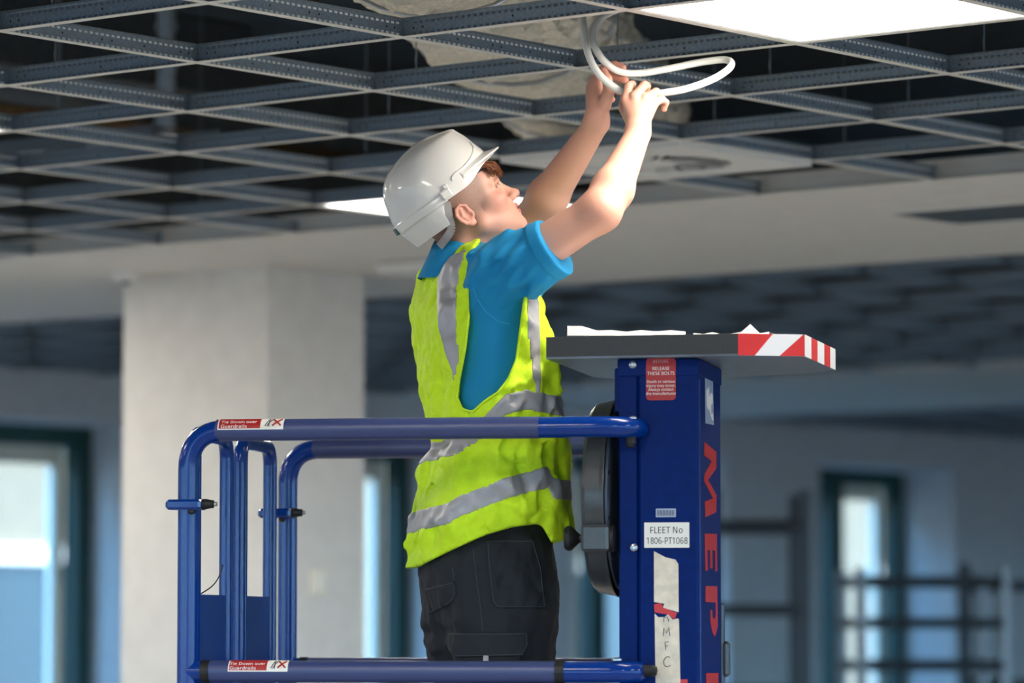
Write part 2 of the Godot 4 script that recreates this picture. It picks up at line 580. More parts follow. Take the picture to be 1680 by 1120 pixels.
func window(no: int, l: float, r: float, wz: float, s: float, turn: float) -> void:
	var w := room("window_%d" % no)
	w.rotation_degrees.y = turn
	var z := wz + s * 0.44
	var m := (l + r) * 0.5
	var b := mb()
	b.span(V(l, HEAD - 0.1, z - 0.05), V(r, HEAD, z + 0.05), 0.006)
	b.span(V(l, SILL, z - 0.05), V(r, SILL + 0.1, z + 0.05), 0.006)
	b.span(V(l, SILL + 0.1, z - 0.05), V(l + 0.11, HEAD - 0.1, z + 0.05), 0.006)
	b.span(V(r - 0.11, SILL + 0.1, z - 0.05), V(r, HEAD - 0.1, z + 0.05), 0.006)
	part(w, "frame", b, M.frame_teal)
	b = mb()
	b.span(V(m - 0.075, SILL + 0.1, z - 0.05), V(m + 0.075, HEAD - 0.1, z + 0.05), 0.006)
	part(w, "mullion", b, M.frame_teal)
	for i in 2:
		var x0 := l + 0.11 if i == 0 else m + 0.075
		var x1 := m - 0.075 if i == 0 else r - 0.11
		b = mb()
		b.span(V(x0, HEAD - 0.19, z + s * 0.1), V(x1, HEAD - 0.1, z + s * 0.05))
		b.span(V(x0, SILL + 0.1, z + s * 0.1), V(x1, SILL + 0.18, z + s * 0.05))
		b.span(V(x0, SILL + 0.18, z + s * 0.1), V(x0 + 0.07, HEAD - 0.19, z + s * 0.05))
		b.span(V(x1 - 0.07, SILL + 0.18, z + s * 0.1), V(x1, HEAD - 0.19, z + s * 0.05))
		part(w, "sash", b, M.sash_cream)
		b = mb()
		b.span(V(x0 + 0.07, SILL + 0.18, z + s * 0.078), V(x1 - 0.07, HEAD - 0.19, z + s * 0.072))
		part(w, "pane", b, M.glass)

func soffits() -> void:
	var b := mb()
	b.span(V(3.6, CEIL, Z0), V(5.62, CEIL + 0.06, Z1))
	room("trim_1", b, M.plaster)
	b = mb()
	b.span(V(10.46, CEIL, Z0), V(13.46, CEIL + 0.06, Z1))
	room("trim_2", b, M.plaster)
	# square columns on the soffit lines
	var c := room("column")
	b = mb()
	b.span(V(4.37, 0, -3.93), V(4.88, CEIL + 0.01, -3.23), 0.004)
	part(c, "shaft", b, M.plaster)
	b = mb()
	b.span(V(4.35, 0, -3.95), V(4.9, 0.1, -3.21), 0.004)
	part(c, "baseboard", b, M.tile_white)

# ------------------------------------------------------------------ suspended grid
func tee_mesh(length: float, fancy: bool, main: bool) -> ArrayMesh:
	var b := mb()
	var dots := mb()
	var h := length * 0.5
	b.span(V(-h, 0.001, -0.0009), V(h, 0.038, 0.0009))
	b.span(V(-h, 0.034, -0.004), V(h, 0.042, 0.004), 0.0015 if fancy else 0.0)
	if fancy:
		# stitched rows pressed into both sides of the web, a few punched holes
		var step := 0.0165
		var x := -h + 0.02
		while x < h - 0.015:
			for s: float in [-1.0, 1.0]:
				for y: float in [0.006, 0.029]:
					var c := V(x, y, s * 0.0009)
					var t := c + V(0, 0, s * 0.0034 - 0.0)
					var q := [c + V(-0.0048, -0.0026, 0), c + V(0.0048, -0.0026, 0), c + V(0.0048, 0.0026, 0), c + V(-0.0048, 0.0026, 0)]
					for i in 4: dots.flat(q[i], q[(i + 1) % 4], t, V(0, 0, s) + (q[i] + q[(i + 1) % 4]) * 0.5 - c)
			x += step
	var am := b.surface(ArrayMesh.new(), M.galvanised)
	if fancy: dots.surface(am, M.zinc_bright if main else M.zinc_dull)
	b = mb()
	b.span(V(-h, 0.0, -0.012), V(h, 0.0012, 0.012))
	b.surface(am, M.tee_white)
	if fancy:
		b = mb()
		for x: float in ([-0.26, -0.235, -0.12, 0.0, 0.03, 0.13, 0.245, 0.27] if main else [-0.27, -0.245, 0.0, 0.245, 0.27]):
			for s: float in [-1.0, 1.0]:
				b.lathe(V(x, 0.018, s * 0.00105), V(0, 0, s), [P(0.0028, 0), P(0, 0)], 8)
		# joint clip at the ends
		b.surface(am, M.vane_dark)
		b = mb()
		for e: float in [-1.0, 1.0]:
			b.span(V(e * (h - 0.022), 0.006, -0.0022), V(e * (h - 0.001), 0.03, 0.0022))
		b.surface(am, M.galvanised)
	return am

func grid_zone(a: int, b: int) -> bool:
	return a >= -2 and a <= 6 and b >= -a - 2 and b <= a + 4 and b <= 7 - int(a * 0.6) and b >= -9

func ceiling_grid() -> void:
	var root := room("ceiling_grid")
	root.position = V(0, CEIL, 0)
	var main := tee_mesh(N, true, true)
	var cross := tee_mesh(N - 0.004, true, false)
	var along := Basis(Vector3.UP, PI / 2)
	# detailed lengths where the photograph sees them
	for b in range(-10, 9):
		for a in range(-2, 6):
			if grid_zone(a, b) and grid_zone(a + 1, b):
				copy_part(root, "main_tee", main, V((a + 0.5) * N, 0, b * N))
	for a in range(-2, 7):
		for b in range(-10, 9):
			if a < 6 and grid_zone(a, b) and grid_zone(a, b + 1):
				copy_part(root, "cross_tee", cross, V(a * N, 0.0003, (b + 0.5) * N), along)
	# edge angle where the grid meets the plaster margin
	var e := mb()
	e.span(V(3.576, 0, -7.98), V(3.6, 0.0012, 5.0))
	e.span(V(3.5985, 0.0012, -7.98), V(3.6, 0.03, 5.0))
	part(root, "edge_angle", e, M.tee_white)
	# the same grid goes on over the camera and behind: long runs
	for b in range(-13, 10):
		var inside := []
		for a in range(-2, 6):
			if grid_zone(a, b) and grid_zone(a + 1, b): inside.append(a)
		var left: float = (inside.min() * N) if inside else 3.6
		if left > -6.6: run(root, "main_tee_run", V(-6.6, 0, b * N), V(left, 0, b * N))
		if inside and inside.max() < 5: run(root, "main_tee_run", V((inside.max() + 1) * N, 0, b * N), V(3.6, 0, b * N))
	for a in range(-11, 6):
		var inside := []
		for b in range(-10, 9):
			if a >= -2 and grid_zone(a, b) and grid_zone(a, b + 1): inside.append(b)
		var lo: float = (inside.min() * N) if inside else 5.4
		run(root, "cross_tee_run", V(a * N, 0.0003, -7.98), V(a * N, 0.0003, lo))
		if inside: run(root, "cross_tee_run", V(a * N, 0.0003, (inside.max() + 1) * N), V(a * N, 0.0003, 5.4))

func run(root: Node3D, called: String, a: Vector3, b: Vector3) -> void:
	var m := mb()
	var d := (b - a).normalized()
	var s := d.cross(Vector3.UP)
	for q in [[0.0, 0.0012, 0.012], [0.0012, 0.038, 0.0009], [0.034, 0.042, 0.004]]:
		var w: Vector3 = s * q[2]
		m.span(a + V(0, q[0], 0) - w, b + V(0, q[1], 0) + w)
	part(root, called, m, M.galvanised)

func far_grid(x0: float, x1: float) -> void:
	var root := room("ceiling_grid")
	root.position = V(0, CEIL, 0)
	var z := -7.8
	while z < 4.0:
		run(root, "main_tee_run", V(x0, 0, z), V(x1, 0, z))
		z += N
	var x := x0 + 0.3
	while x < x1:
		run(root, "cross_tee_run", V(x, 0.0003, -7.98), V(x, 0.0003, 4.0))
		x += N

# ------------------------------------------------------------------ lights in the grid
func led_panel(a: int, b: int, label: String) -> void:
	var o := thing("ceiling_light", label, "ceiling light", V((a + 0.5) * N, CEIL, (b + 0.5) * N), 0, "square LED panels laid in the ceiling grid")
	var f := mb()
	var h := 0.2955
	for s: float in [-1.0, 1.0]:
		f.span(V(s * h, 0.0015, -h), V(s * (h - 0.012), 0.012, h), 0.001)
		f.span(V(-h + 0.012, 0.0015, s * h), V(h - 0.012, 0.012, s * (h - 0.012)), 0.001)
	f.span(V(-h, 0.012, -h), V(h, 0.03, h), 0.002)
	part(o, "frame", f, M.led_frame)
	f = mb()
	f.span(V(-h + 0.012, 0.004, -h + 0.012), V(h - 0.012, 0.011, h - 0.012))
	part(o, "diffuser", f, M.led_diffuser)
	var l := AreaLight3D.new()
	l.name = "panel_light"
	l.area_size = Vector2(0.565, 0.565)
	l.area_normalize_energy = true
	l.light_energy = PANEL
	l.light_color = Color(1.0, 0.975, 0.93)
	l.shadow_enabled = true
	l.area_range = 20.0
	o.add_child(l)
	l.position = V(0, -0.002, 0)
	l.rotation_degrees.x = -90

func lights() -> void:
	led_panel(1, 2, "glowing square LED panel right above the white cable loop")
	led_panel(5, -3, "glowing square LED panel seen behind the white hard hat")
	led_panel(1, -3, "glowing LED panel at the left edge of the ceiling")
	for q in [[5, 2], [-3, 2], [-3, -3], [-3, 7], [1, 7], [-7, 2], [-7, 7], [-7, -3], [5, -8], [1, -8], [-3, -8], [5, 7]]:
		led_panel(q[0], q[1], "square LED panel in the ceiling grid outside the picture")

func diffuser() -> void:
	var o := thing("air_diffuser", "white square ceiling tile with a swirl of dark air slots", "air vent", V(4.5 * N, CEIL, -0.5 * N))
	var b := mb()
	var h := 0.297
	var seg := 32
	var r0 := 0.2
	for i in seg:      # plate with a round hole
		var a0 := TAU * i / seg
		var a1 := TAU * (i + 1) / seg
		var d0 := V(cos(a0), 0, sin(a0))
		var d1 := V(cos(a1), 0, sin(a1))
		var q0 := d0 * (h / maxf(absf(d0.x), absf(d0.z)))
		var q1 := d1 * (h / maxf(absf(d1.x), absf(d1.z)))
		b.quad(d0 * r0 + V(0, -0.014, 0), d1 * r0 + V(0, -0.014, 0), q1 + V(0, -0.014, 0), q0 + V(0, -0.014, 0), Vector3.DOWN)
		b.quad(d0 * r0 + V(0, 0.004, 0), d1 * r0 + V(0, 0.004, 0), q1 + V(0, 0.004, 0), q0 + V(0, 0.004, 0), Vector3.UP)
		b.quad(q0 + V(0, -0.014, 0), q1 + V(0, -0.014, 0), q1 + V(0, 0.004, 0), q0 + V(0, 0.004, 0), d0 + d1)
		b.quad(d0 * r0 + V(0, -0.014, 0), d1 * r0 + V(0, -0.014, 0), d1 * r0 + V(0, 0.004, 0), d0 * r0 + V(0, 0.004, 0), -d0 - d1)
	part(o, "plate", b, M.tile_white)
	b = mb()
	b.lathe(V(0, 0.004, 0), Vector3.UP, [P(0, 0.03), P(0.21, 0.03), P(0.21, 0)], 24)
	part(o, "plenum", b, M.vane_dark)
	b = mb()
	b.lathe(V(0, -0.016, 0), Vector3.UP, [P(0, 0), P(0.05, 0), P(0.055, 0.004), P(0.055, 0.012), P(0, 0.012)], 20)
	part(o, "hub", b, M.tile_white)
	var vane := mb()
	vane.box(V(0.128, -0.004, 0), V(0.146, 0.002, 0.036), 0.0006, Basis(V(1, 0, 0), 0.45))
	var vm := vane.surface(ArrayMesh.new(), M.tile_white)
	for i in 16:
		copy_part(o, "vane", vm, Vector3.ZERO, Basis(Vector3.UP, TAU * i / 16))

# ------------------------------------------------------------------ services above the grid
func services() -> void:
	# foil-wrapped insulated duct, crumpled, crossing above the grid
	var o := thing("insulated_duct", "crumpled foil wrapped duct running above the ceiling grid", "duct", DUCT_A, 0)
	var b := mb()
	var dir := (DUCT_B - DUCT_A)
	var len := 120
	var seg := 64
	var side := dir.normalized().cross(Vector3.UP)
	var rows := []
	for i in len + 1:
		var row := []
		for k in seg:
			var a := TAU * k / seg
			var c := dir * (float(i) / len)
			var d := side * cos(a) * 0.235 + Vector3.UP * sin(a) * 0.14
			var p := c + d
			var w := absf(folds.get_noise_3d(p.x * 14, p.y * 14, p.z * 14)) * 0.1 + absf(folds.get_noise_3d(p.x * 38, p.y * 38, p.z * 38 + 9)) * 0.06
			row.append(c + d * (1.0 + w * 1.6) + Vector3.UP * folds.get_noise_3d(p.x * 5, 3, p.z * 5) * 0.03)
		rows.append(row)
	for i in len:
		for k in seg:
			var k2 := (k + 1) % seg
			var out: Vector3 = rows[i][k] - dir * (float(i) / len)
			b.flat(rows[i][k], rows[i][k2], rows[i + 1][k2], out)
			b.flat(rows[i][k], rows[i + 1][k2], rows[i + 1][k], out)
	part(o, "foil_wrap", b, M.foil)
	for t: float in [0.2, 0.5, 0.8]:
		b = mb()
		var c := dir * t
		var ring := []
		for k in 25:
			var a := TAU * k / 24
			ring.append(c + side * cos(a) * 0.252 + Vector3.UP * sin(a) * 0.165)
		b.tube(ring, 0.006, 6, false)
		part(o, "strap", b, M.steel)
	# plain ducts and trays higher up in the void
	for q in [
		["ventilation_duct", V(-2.0, 3.27, -3.1), V(3.5, 3.52, -2.5), "grey sheet metal duct in the dark void at the left"],
		["ventilation_duct", V(1.7, 3.3, -0.5), V(2.3, 3.52, 4.0), "grey sheet metal duct above the grid right of the cable"],
		["ventilation_duct", V(2.7, 3.15, -7.8), V(3.3, 3.4, -3.6), "grey sheet metal duct near the far left ceiling margin"],
	]:
		var t := thing(q[0], q[3], "duct", V((q[1].x + q[2].x) / 2, q[1].y, (q[1].z + q[2].z) / 2), 0, "bare metal ducts above the grid")
		b = mb()
		b.span(q[1], q[2], 0.01)
		part(t, "casing", b, M.duct_grey, t.position)
		var long: bool = (q[2].x - q[1].x) > (q[2].z - q[1].z)
		for f: float in [0.25, 0.5, 0.75]:
			b = mb()
			if long:
				var x: float = lerpf(q[1].x, q[2].x, f)
				b.span(V(x - 0.015, q[1].y - 0.02, q[1].z - 0.02), V(x + 0.015, q[2].y + 0.02, q[2].z + 0.02))
			else:
				var z: float = lerpf(q[1].z, q[2].z, f)
				b.span(V(q[1].x - 0.02, q[1].y - 0.02, z - 0.015), V(q[2].x + 0.02, q[2].y + 0.02, z + 0.015))
			part(t, "flange", b, M.duct_grey, t.position)
	# timber packer and cable tray
	b = mb()
	b.span(V(1.9, 3.18, -2.9), V(4.6, 3.22, -2.84), 0.004)
	tag(part(self, "timber_batten", b, M.plywood), "brown timber batten in the void above the grid at left", "batten")
	var fp := thing("flexible_pipe", "crinkled silver foil pipe dropping through the dark void at left", "pipe", V(2.3, 3.02, -1.75))
	b = mb()
	var rad := []
	var mid := []
	for i in 60:
		var t := i / 59.0
		mid.append(V(0.12 * pow(1.0 - t, 3.0) + 0.01 * sin(t * 9.0), (SLAB - 3.02) * t, -0.1 * pow(1.0 - t, 3.0)))
		rad.append(0.026 + (0.006 if i % 2 else 0.0) + 0.008 * folds.get_noise_2d(i * 0.4, 3.0))
	b.tube(mid, rad, 18)
	part(fp, "foil_sleeve", b, M.galvanised)
	b = mb()
	b.tube([V(0.118, -0.01, -0.098), V(0.118, 0.02, -0.098)], 0.036, 18)
	part(fp, "end_ring", b, M.steel)
	var tr := thing("cable_tray", "perforated steel cable tray hung above the left of the grid", "cable tray", V(2.6, 3.02, -3))
	for s: float in [-0.1, 0.1]:
		b = mb()
		b.span(V(s - 0.002, 0, -4), V(s + 0.002, 0.04, 1.1))
		part(tr, "side_rail", b, M.galvanised)
	for i in 17:
		b = mb()
		b.span(V(-0.1, 0, -3.9 + i * 0.29), V(0.1, 0.004, -3.8 + i * 0.29))
		part(tr, "rung", b, M.galvanised)
	# hanger wires from the slab to the grid
	var wire := mb()
	wire.tube([V(0, 0.04, 0), V(0, 0.3, 0), V(0, SLAB - CEIL, 0)], 0.0018, 6)
	wire.tube(curve([V(0.004, 0.042, 0), V(-0.004, 0.06, 0.003), V(0.004, 0.075, -0.003), V(-0.003, 0.09, 0), V(0.002, 0.11, 0)], 4), 0.0016, 5)
	var wm := wire.surface(ArrayMesh.new(), M.galvanised)
	for q in [[0, 0], [2, 0], [4, 0], [0, 1], [2, 1], [3, 1], [1, 2], [3, 2], [1, -1], [3, -1], [5, -1], [2, -2], [4, -2], [3, -3], [5, -4], [4, 1], [5, 0]]:
		var h := copy_part(self, numbered("hanger_wire"), wm, V(q[0] * N + 0.15, CEIL, q[1] * N))
		tag(h, "thin twisted hanger wire holding up the ceiling grid", "wire", "hanger wires above the grid")

func fittings() -> void:
	# flush access hatch in the plaster margin, right
	var o := thing("access_hatch", "dull blue grey access panel in the plaster margin at right", "hatch", V(4.42, CEIL, 0.05))
	var b := mb()
	b.span(V(-0.2, -0.006, -0.62), V(0.2, 0, 0.62), 0.002)
	part(o, "panel", b, M.duct_grey)
	for s: float in [-1.0, 1.0]:
		b = mb()
		b.span(V(s * 0.2, -0.008, -0.64), V(s * 0.222, 0, 0.64), 0.002)
		part(o, "frame_strip", b, M.tile_white)
	b = mb()
	b.lathe(V(0.1, -0.006, 0.0), Vector3.DOWN, [P(0.012, 0), P(0.012, 0.008), P(0, 0.01)], 12)
	part(o, "catch", b, M.tile_white)
	# small fitting on the margin beside the column
	o = thing("emergency_light", "small white fitting with a dark lens on the margin beside the column", "lamp", V(4.62, CEIL, -2.72))
	b = mb()
	b.span(V(-0.13, -0.035, -0.13), V(0.13, 0, 0.13), 0.01)
	part(o, "housing", b, M.tile_white)
	b = mb()
	b.lathe(V(0.03, -0.03, 0.04), Vector3.DOWN, [P(0.05, 0), P(0.045, 0.012), P(0.02, 0.02), P(0, 0.022)], 16)
	part(o, "lens", b, M.pane_dark)
	# dimpled tag at the top of the column's left face
	o = thing("detector", "small pale detector where the column meets the soffit", "detector", V(4.25, CEIL, -3.8))
	b = mb()
	b.lathe(Vector3.ZERO, Vector3.DOWN, [P(0.05, 0), P(0.05, 0.015), P(0.035, 0.03), P(0, 0.032)], 16)
	part(o, "base", b, M.tile_white)
	b = mb()
	b.lathe(V(0, -0.032, 0), Vector3.DOWN, [P(0.02, 0), P(0.018, 0.01), P(0, 0.012)], 12)
	part(o, "sensor", b, M.duct_grey)
	# switch plate on the column
	o = thing("switch_plate", "small cream switch plate on the right face of the column", "switch", SWITCH)
	b = mb()
	b.box(V(0, 0, 0.005), V(0.075, 0.086, 0.01), 0.003)
	part(o, "plate", b, M.sash_cream)
	b = mb()
	b.box(V(0, 0, 0.011), V(0.03, 0.045, 0.006), 0.002)
	part(o, "rocker", b, M.label_white)

# ------------------------------------------------------------------ far background
func tower(at: Vector3, turn: float, label: String, w: float, d: float, levels: Array, top: float, bright: bool) -> void:
	var o := thing("mobile_platform", label, "scaffold", at, turn, "guard railed platforms far behind")
	var m: Material = M.scaffold_pale if bright else M.scaffold
	for sx: float in [-1.0, 1.0]:
		for sz: float in [-1.0, 1.0]:
			var b := mb()
			b.tube([V(sx * w / 2, 0.1, sz * d / 2), V(sx * w / 2, top, sz * d / 2)], 0.028, 10)
			part(o, "post", b, m)
			b = mb()
			b.lathe(V(sx * w / 2, 0.06, sz * d / 2 - 0.02), V(0, 0, 1), [P(0, 0), P(0.06, 0), P(0.06, 0.04), P(0, 0.04)], 14)
			part(o, "castor", b, M.rubber)
	for y: float in levels:
		for s: float in [-1.0, 1.0]:
			var b := mb()
			b.tube([V(-w / 2, y, s * d / 2), V(w / 2, y, s * d / 2)], 0.028, 8)
			part(o, "rail", b, M.scaffold)
			b = mb()
			b.tube([V(s * w / 2, y, -d / 2), V(s * w / 2, y, d / 2)], 0.028, 8)
			part(o, "rail", b, M.scaffold)
	var b := mb()
	b.span(V(-w / 2, 0.8, -d / 2), V(w / 2, 0.84, d / 2), 0.005)
	part(o, "deck", b, M.plywood)
	b = mb()
	b.tube([V(-w / 2, 0.2, d / 2), V(w / 2, 0.78, d / 2)], 0.018, 8)
	part(o, "brace", b, m)

func outside() -> void:
	var b := mb()
	b.span(V(-40, -4.2, -60), V(70, -4.0, Z0 - 0.55))
	tag(part(self, "street", b, M.asphalt), "grey street outside below the windows", "street", "", "structure")
	var o := thing("office_building", "pale stone building across the street, blurred beyond the windows", "building", V(15, -4, -24))
	b = mb()
	b.span(V(-30, 0, -6), V(40, 15, 0))
	part(o, "facade", b, M.stone_cream)
	var win := mb()
	win.span(V(-0.6, 0, 0.0), V(0.6, 1.9, 0.03))
	var wm := win.surface(ArrayMesh.new(), M.pane_dark)
	var fr := mb()
	fr.span(V(-0.75, -0.12, 0.0), V(0.75, 0, 0.12))
	var hd := mb()
	hd.span(V(-0.75, 1.9, 0.0), V(0.75, 2.05, 0.1))
	var hm := hd.surface(ArrayMesh.new(), M.sash_cream)
	var fm := fr.surface(ArrayMesh.new(), M.sash_cream)
	for f in 4:
		for i in 20:
			copy_part(o, "window", wm, V(-28 + i * 3.3, 1.0 + f * 3.4, 0))
			copy_part(o, "window_sill", fm, V(-28 + i * 3.3, 1.0 + f * 3.4, 0))
			copy_part(o, "window_head", hm, V(-28 + i * 3.3, 1.0 + f * 3.4, 0))

# ------------------------------------------------------------------ the personnel lift (its own axes: x along the guard rail, z to the near side)
const TUBE := 0.0215
const MAST_Z := 0.37
const MAST_X := 0.652

func sheet(parent: Node3D, called: String, pts: Array, m: Material, z: float, th := 0.0006, label := "") -> MeshInstance3D:
	var b := mb()
	b.prism(PackedVector2Array(pts), V(0, 0, z), V(1, 0, 0), V(0, 1, 0), V(0, 0, th))
	return part(parent, called, b, m, Vector3.ZERO, label)

func side_sheet(parent: Node3D, called: String, pts: Array, m: Material, x: float, th := 0.0006, label := "") -> MeshInstance3D:
	var b := mb()       # points are (-z, y) on a face that looks along +x
	b.prism(PackedVector2Array(pts), V(x, 0, 0), V(0, 0, -1), V(0, 1, 0), V(th, 0, 0))
	return part(parent, called, b, m, Vector3.ZERO, label)

func rounded(a: Vector2, b: Vector2, r: float) -> Array:
	var out := []
	var lo := Vector2(minf(a.x, b.x), minf(a.y, b.y))
	var hi := Vector2(maxf(a.x, b.x), maxf(a.y, b.y))
	for q in [[P(hi.x - r, hi.y - r), 0.0], [P(lo.x + r, hi.y - r), 90.0], [P(lo.x + r, lo.y + r), 180.0], [P(hi.x - r, lo.y + r), 270.0]]:
		for k in 4:
			var t := deg_to_rad(q[1] + 30.0 * k)
			out.append(q[0] + P(cos(t), sin(t)) * r)
	return out

func guard_rail(o: Node3D, z: float, near: bool) -> void:
	var px := -0.397
	var s := 1.0 if near else -1.0
	var ty := 2.007
	var ly := 1.514
	var b := mb()
	var pts := [V(px, DECK - 0.06, z), V(px, ty, z), V(0.53, ty, z), V(0.53, ty, z - s * 0.1)]
	b.tube(bent([pts[0], pts[1], pts[2], pts[3]], 0.08, 11), TUBE, 20)
	part(o, "guard_rail", b, M.blue_paint, Vector3.ZERO)
	b = mb()
	b.tube(bent([V(px, ly, z), V(0.53, ly, z), V(0.53, ly, z - s * 0.1)], 0.05, 9), TUBE, 20)
	part(o, "middle_rail", b, M.blue_paint)
	b = mb()
	b.tube([V(-0.337, ty, z), V(-0.3, ty, z), V(0.336, ty, z)], TUBE + 0.0008, 24)
	var sl := part(o, "rail_sleeve", b, M.sleeve, Vector3.ZERO, "dull violet blue sleeve on the rail")
	b = mb()
	b.tube([V(-0.35, ly, z), V(0.37, ly, z)], TUBE + 0.0008, 24)
	var sl2 := part(o, "rail_sleeve", b, M.sleeve)
	for x: float in [-0.357, 0.378]:
		b = mb()
		b.tube([V(x - 0.009, ly, z), V(x + 0.009, ly, z)], TUBE + 0.0022, 24)
		part(o, "tape_ring", b, M.rubber)
	if not near: return
	for q in [[sl, ty, P(-0.3306,2.0108), P(-0.192,2.0096)], [sl2, ly, P(-0.3062,1.5205), P(-0.181,1.5207)]]:
		rail_sticker(q[0], q[1], z, q[2].x, q[3].x)

# sticker wrapped round the upper front of the rail
func rail_sticker(parent: Node3D, y: float, z: float, x0: float, x1: float) -> void:
	var r := TUBE + 0.0012
	var arc := func(b: MB, xa: float, xb: float, a0: float, a1: float, rr: float) -> void:
		for k in 8:
			var t0 := lerpf(a0, a1, k / 8.0)
			var t1 := lerpf(a0, a1, (k + 1) / 8.0)
			var n0 := V(0, sin(t0), cos(t0))
			var n1 := V(0, sin(t1), cos(t1))
			var c := V(0, y, z)
			b.squad(c + V(xa, 0, 0) + n0 * rr, c + V(xb, 0, 0) + n0 * rr, c + V(xb, 0, 0) + n1 * rr, c + V(xa, 0, 0) + n1 * rr, n0, n0, n1, n1)
	var b := mb()
	arc.call(b, x0, x1, 0.0, 1.75, r)
	part(parent, "sticker", b, M.label_white)
	b = mb()
	var xm := lerpf(x0, x1, 0.65)
	arc.call(b, x0 + 0.0025, xm, 0.11, 1.75, r + 0.0003)
	part(parent, "sticker_panel", b, M.sign_red)
	var text := ["Guardrails", "Tie Down over"]
	for i in 2:
		var a := 0.3 + i * 0.46
		var bs := Basis(V(1, 0, 0), -a)
		words(parent, "lettering", text[i], 0.0068, M.letter_white, V(lerpf(x0 + 0.003, xm, 0.36 + 0.12 * i), y, z) + V(0, sin(a), cos(a)) * (r + 0.0006), bs, 1.25)
	# pictogram: a grey harness figure and a red cross
	b = mb()
	for q in [[0.72, 0.3, 0.78, 1.1], [0.75, 0.3, 0.83, 1.1], [0.78, 0.25, 0.79, 1.2]]:
		var pts := []
		for k in 5:
			var a: float = lerpf(q[1], q[3], k / 4.0)
			pts.append(V(lerpf(x0, x1, lerpf(q[0], q[2], k / 4.0)), y, z) + V(0, sin(a), cos(a)) * (r + 0.0006))
		b.tube(pts, 0.0009, 5)
	part(parent, "pictogram", b, M.winch_grey)
	b = mb()
	for q in [[0.83, 0.35, 0.97, 1.1], [0.96, 0.35, 0.84, 1.1]]:
		var pts := []
		for k in 5:
			var a: float = lerpf(q[1], q[3], k / 4.0)
			pts.append(V(lerpf(x0, x1, lerpf(q[0], q[2], k / 4.0)), y, z) + V(0, sin(a), cos(a)) * (r + 0.0006))
		b.tube(pts, 0.0018, 5)
	part(parent, "pictogram_cross", b, M.sign_red)

func gate(o: Node3D, z0: float, z1: float, x: float, top: float) -> void:
	var g := Node3D.new()
	g.name = "swing_gate"
	o.add_child(g, true)
	var r := 0.0155
	var b := mb()
	b.tube(bent([V(x, DECK + 0.03, z0), V(x, top, z0), V(x, top, z1), V(x, DECK + 0.03, z1), V(x, DECK + 0.03, z0)], 0.045, 8), r, 16)
	part(g, "gate_frame", b, M.blue_paint)
	b = mb()
	b.span(V(x - 0.003, DECK + 0.05, z0), V(x + 0.003, 1.672, z1), 0.001)
	part(g, "kick_panel", b, M.blue_paint)

func clamp_block(o: Node3D, at: Vector3) -> void:
	var c := Node3D.new()
	c.name = "hinge_clamp"
	o.add_child(c, true)
	var b := mb()
	b.box(at + V(0.004, 0, 0.0), V(0.074, 0.021, 0.062), 0.005)
	part(c, "clamp_body", b, M.blue_paint)
	b = mb()
	b.lathe(at + V(0.04, 0.001, 0.012), V(1, 0, 0), [P(0, 0), P(0.0105, 0), P(0.011, 0.008), P(0.0085, 0.02), P(0.0085, 0.024), P(0, 0.026)], 14)
	part(c, "clamp_knob", b, M.rubber)
	b = mb()
	b.lathe(at + V(0.066, 0.001, 0.012), V(1, 0, 0), [P(0.005, 0), P(0.005, 0.005), P(0, 0.007)], 6)
	part(c, "clamp_bolt", b, M.steel)
	b = mb()
	b.lathe(at + V(-0.033, 0.0, 0.012), V(-1, 0, 0), [P(0.006, 0), P(0.006, 0.004), P(0, 0.006)], 6)
	part(c, "clamp_bolt", b, M.steel)
	b = mb()
	b.lathe(at + V(0.02, -0.0105, 0.02), V(0, -1, 0), [P(0.008, 0), P(0.008, 0.006), P(0.004, 0.009), P(0, 0.01)], 10)
	part(c, "clamp_foot", b, M.rubber)

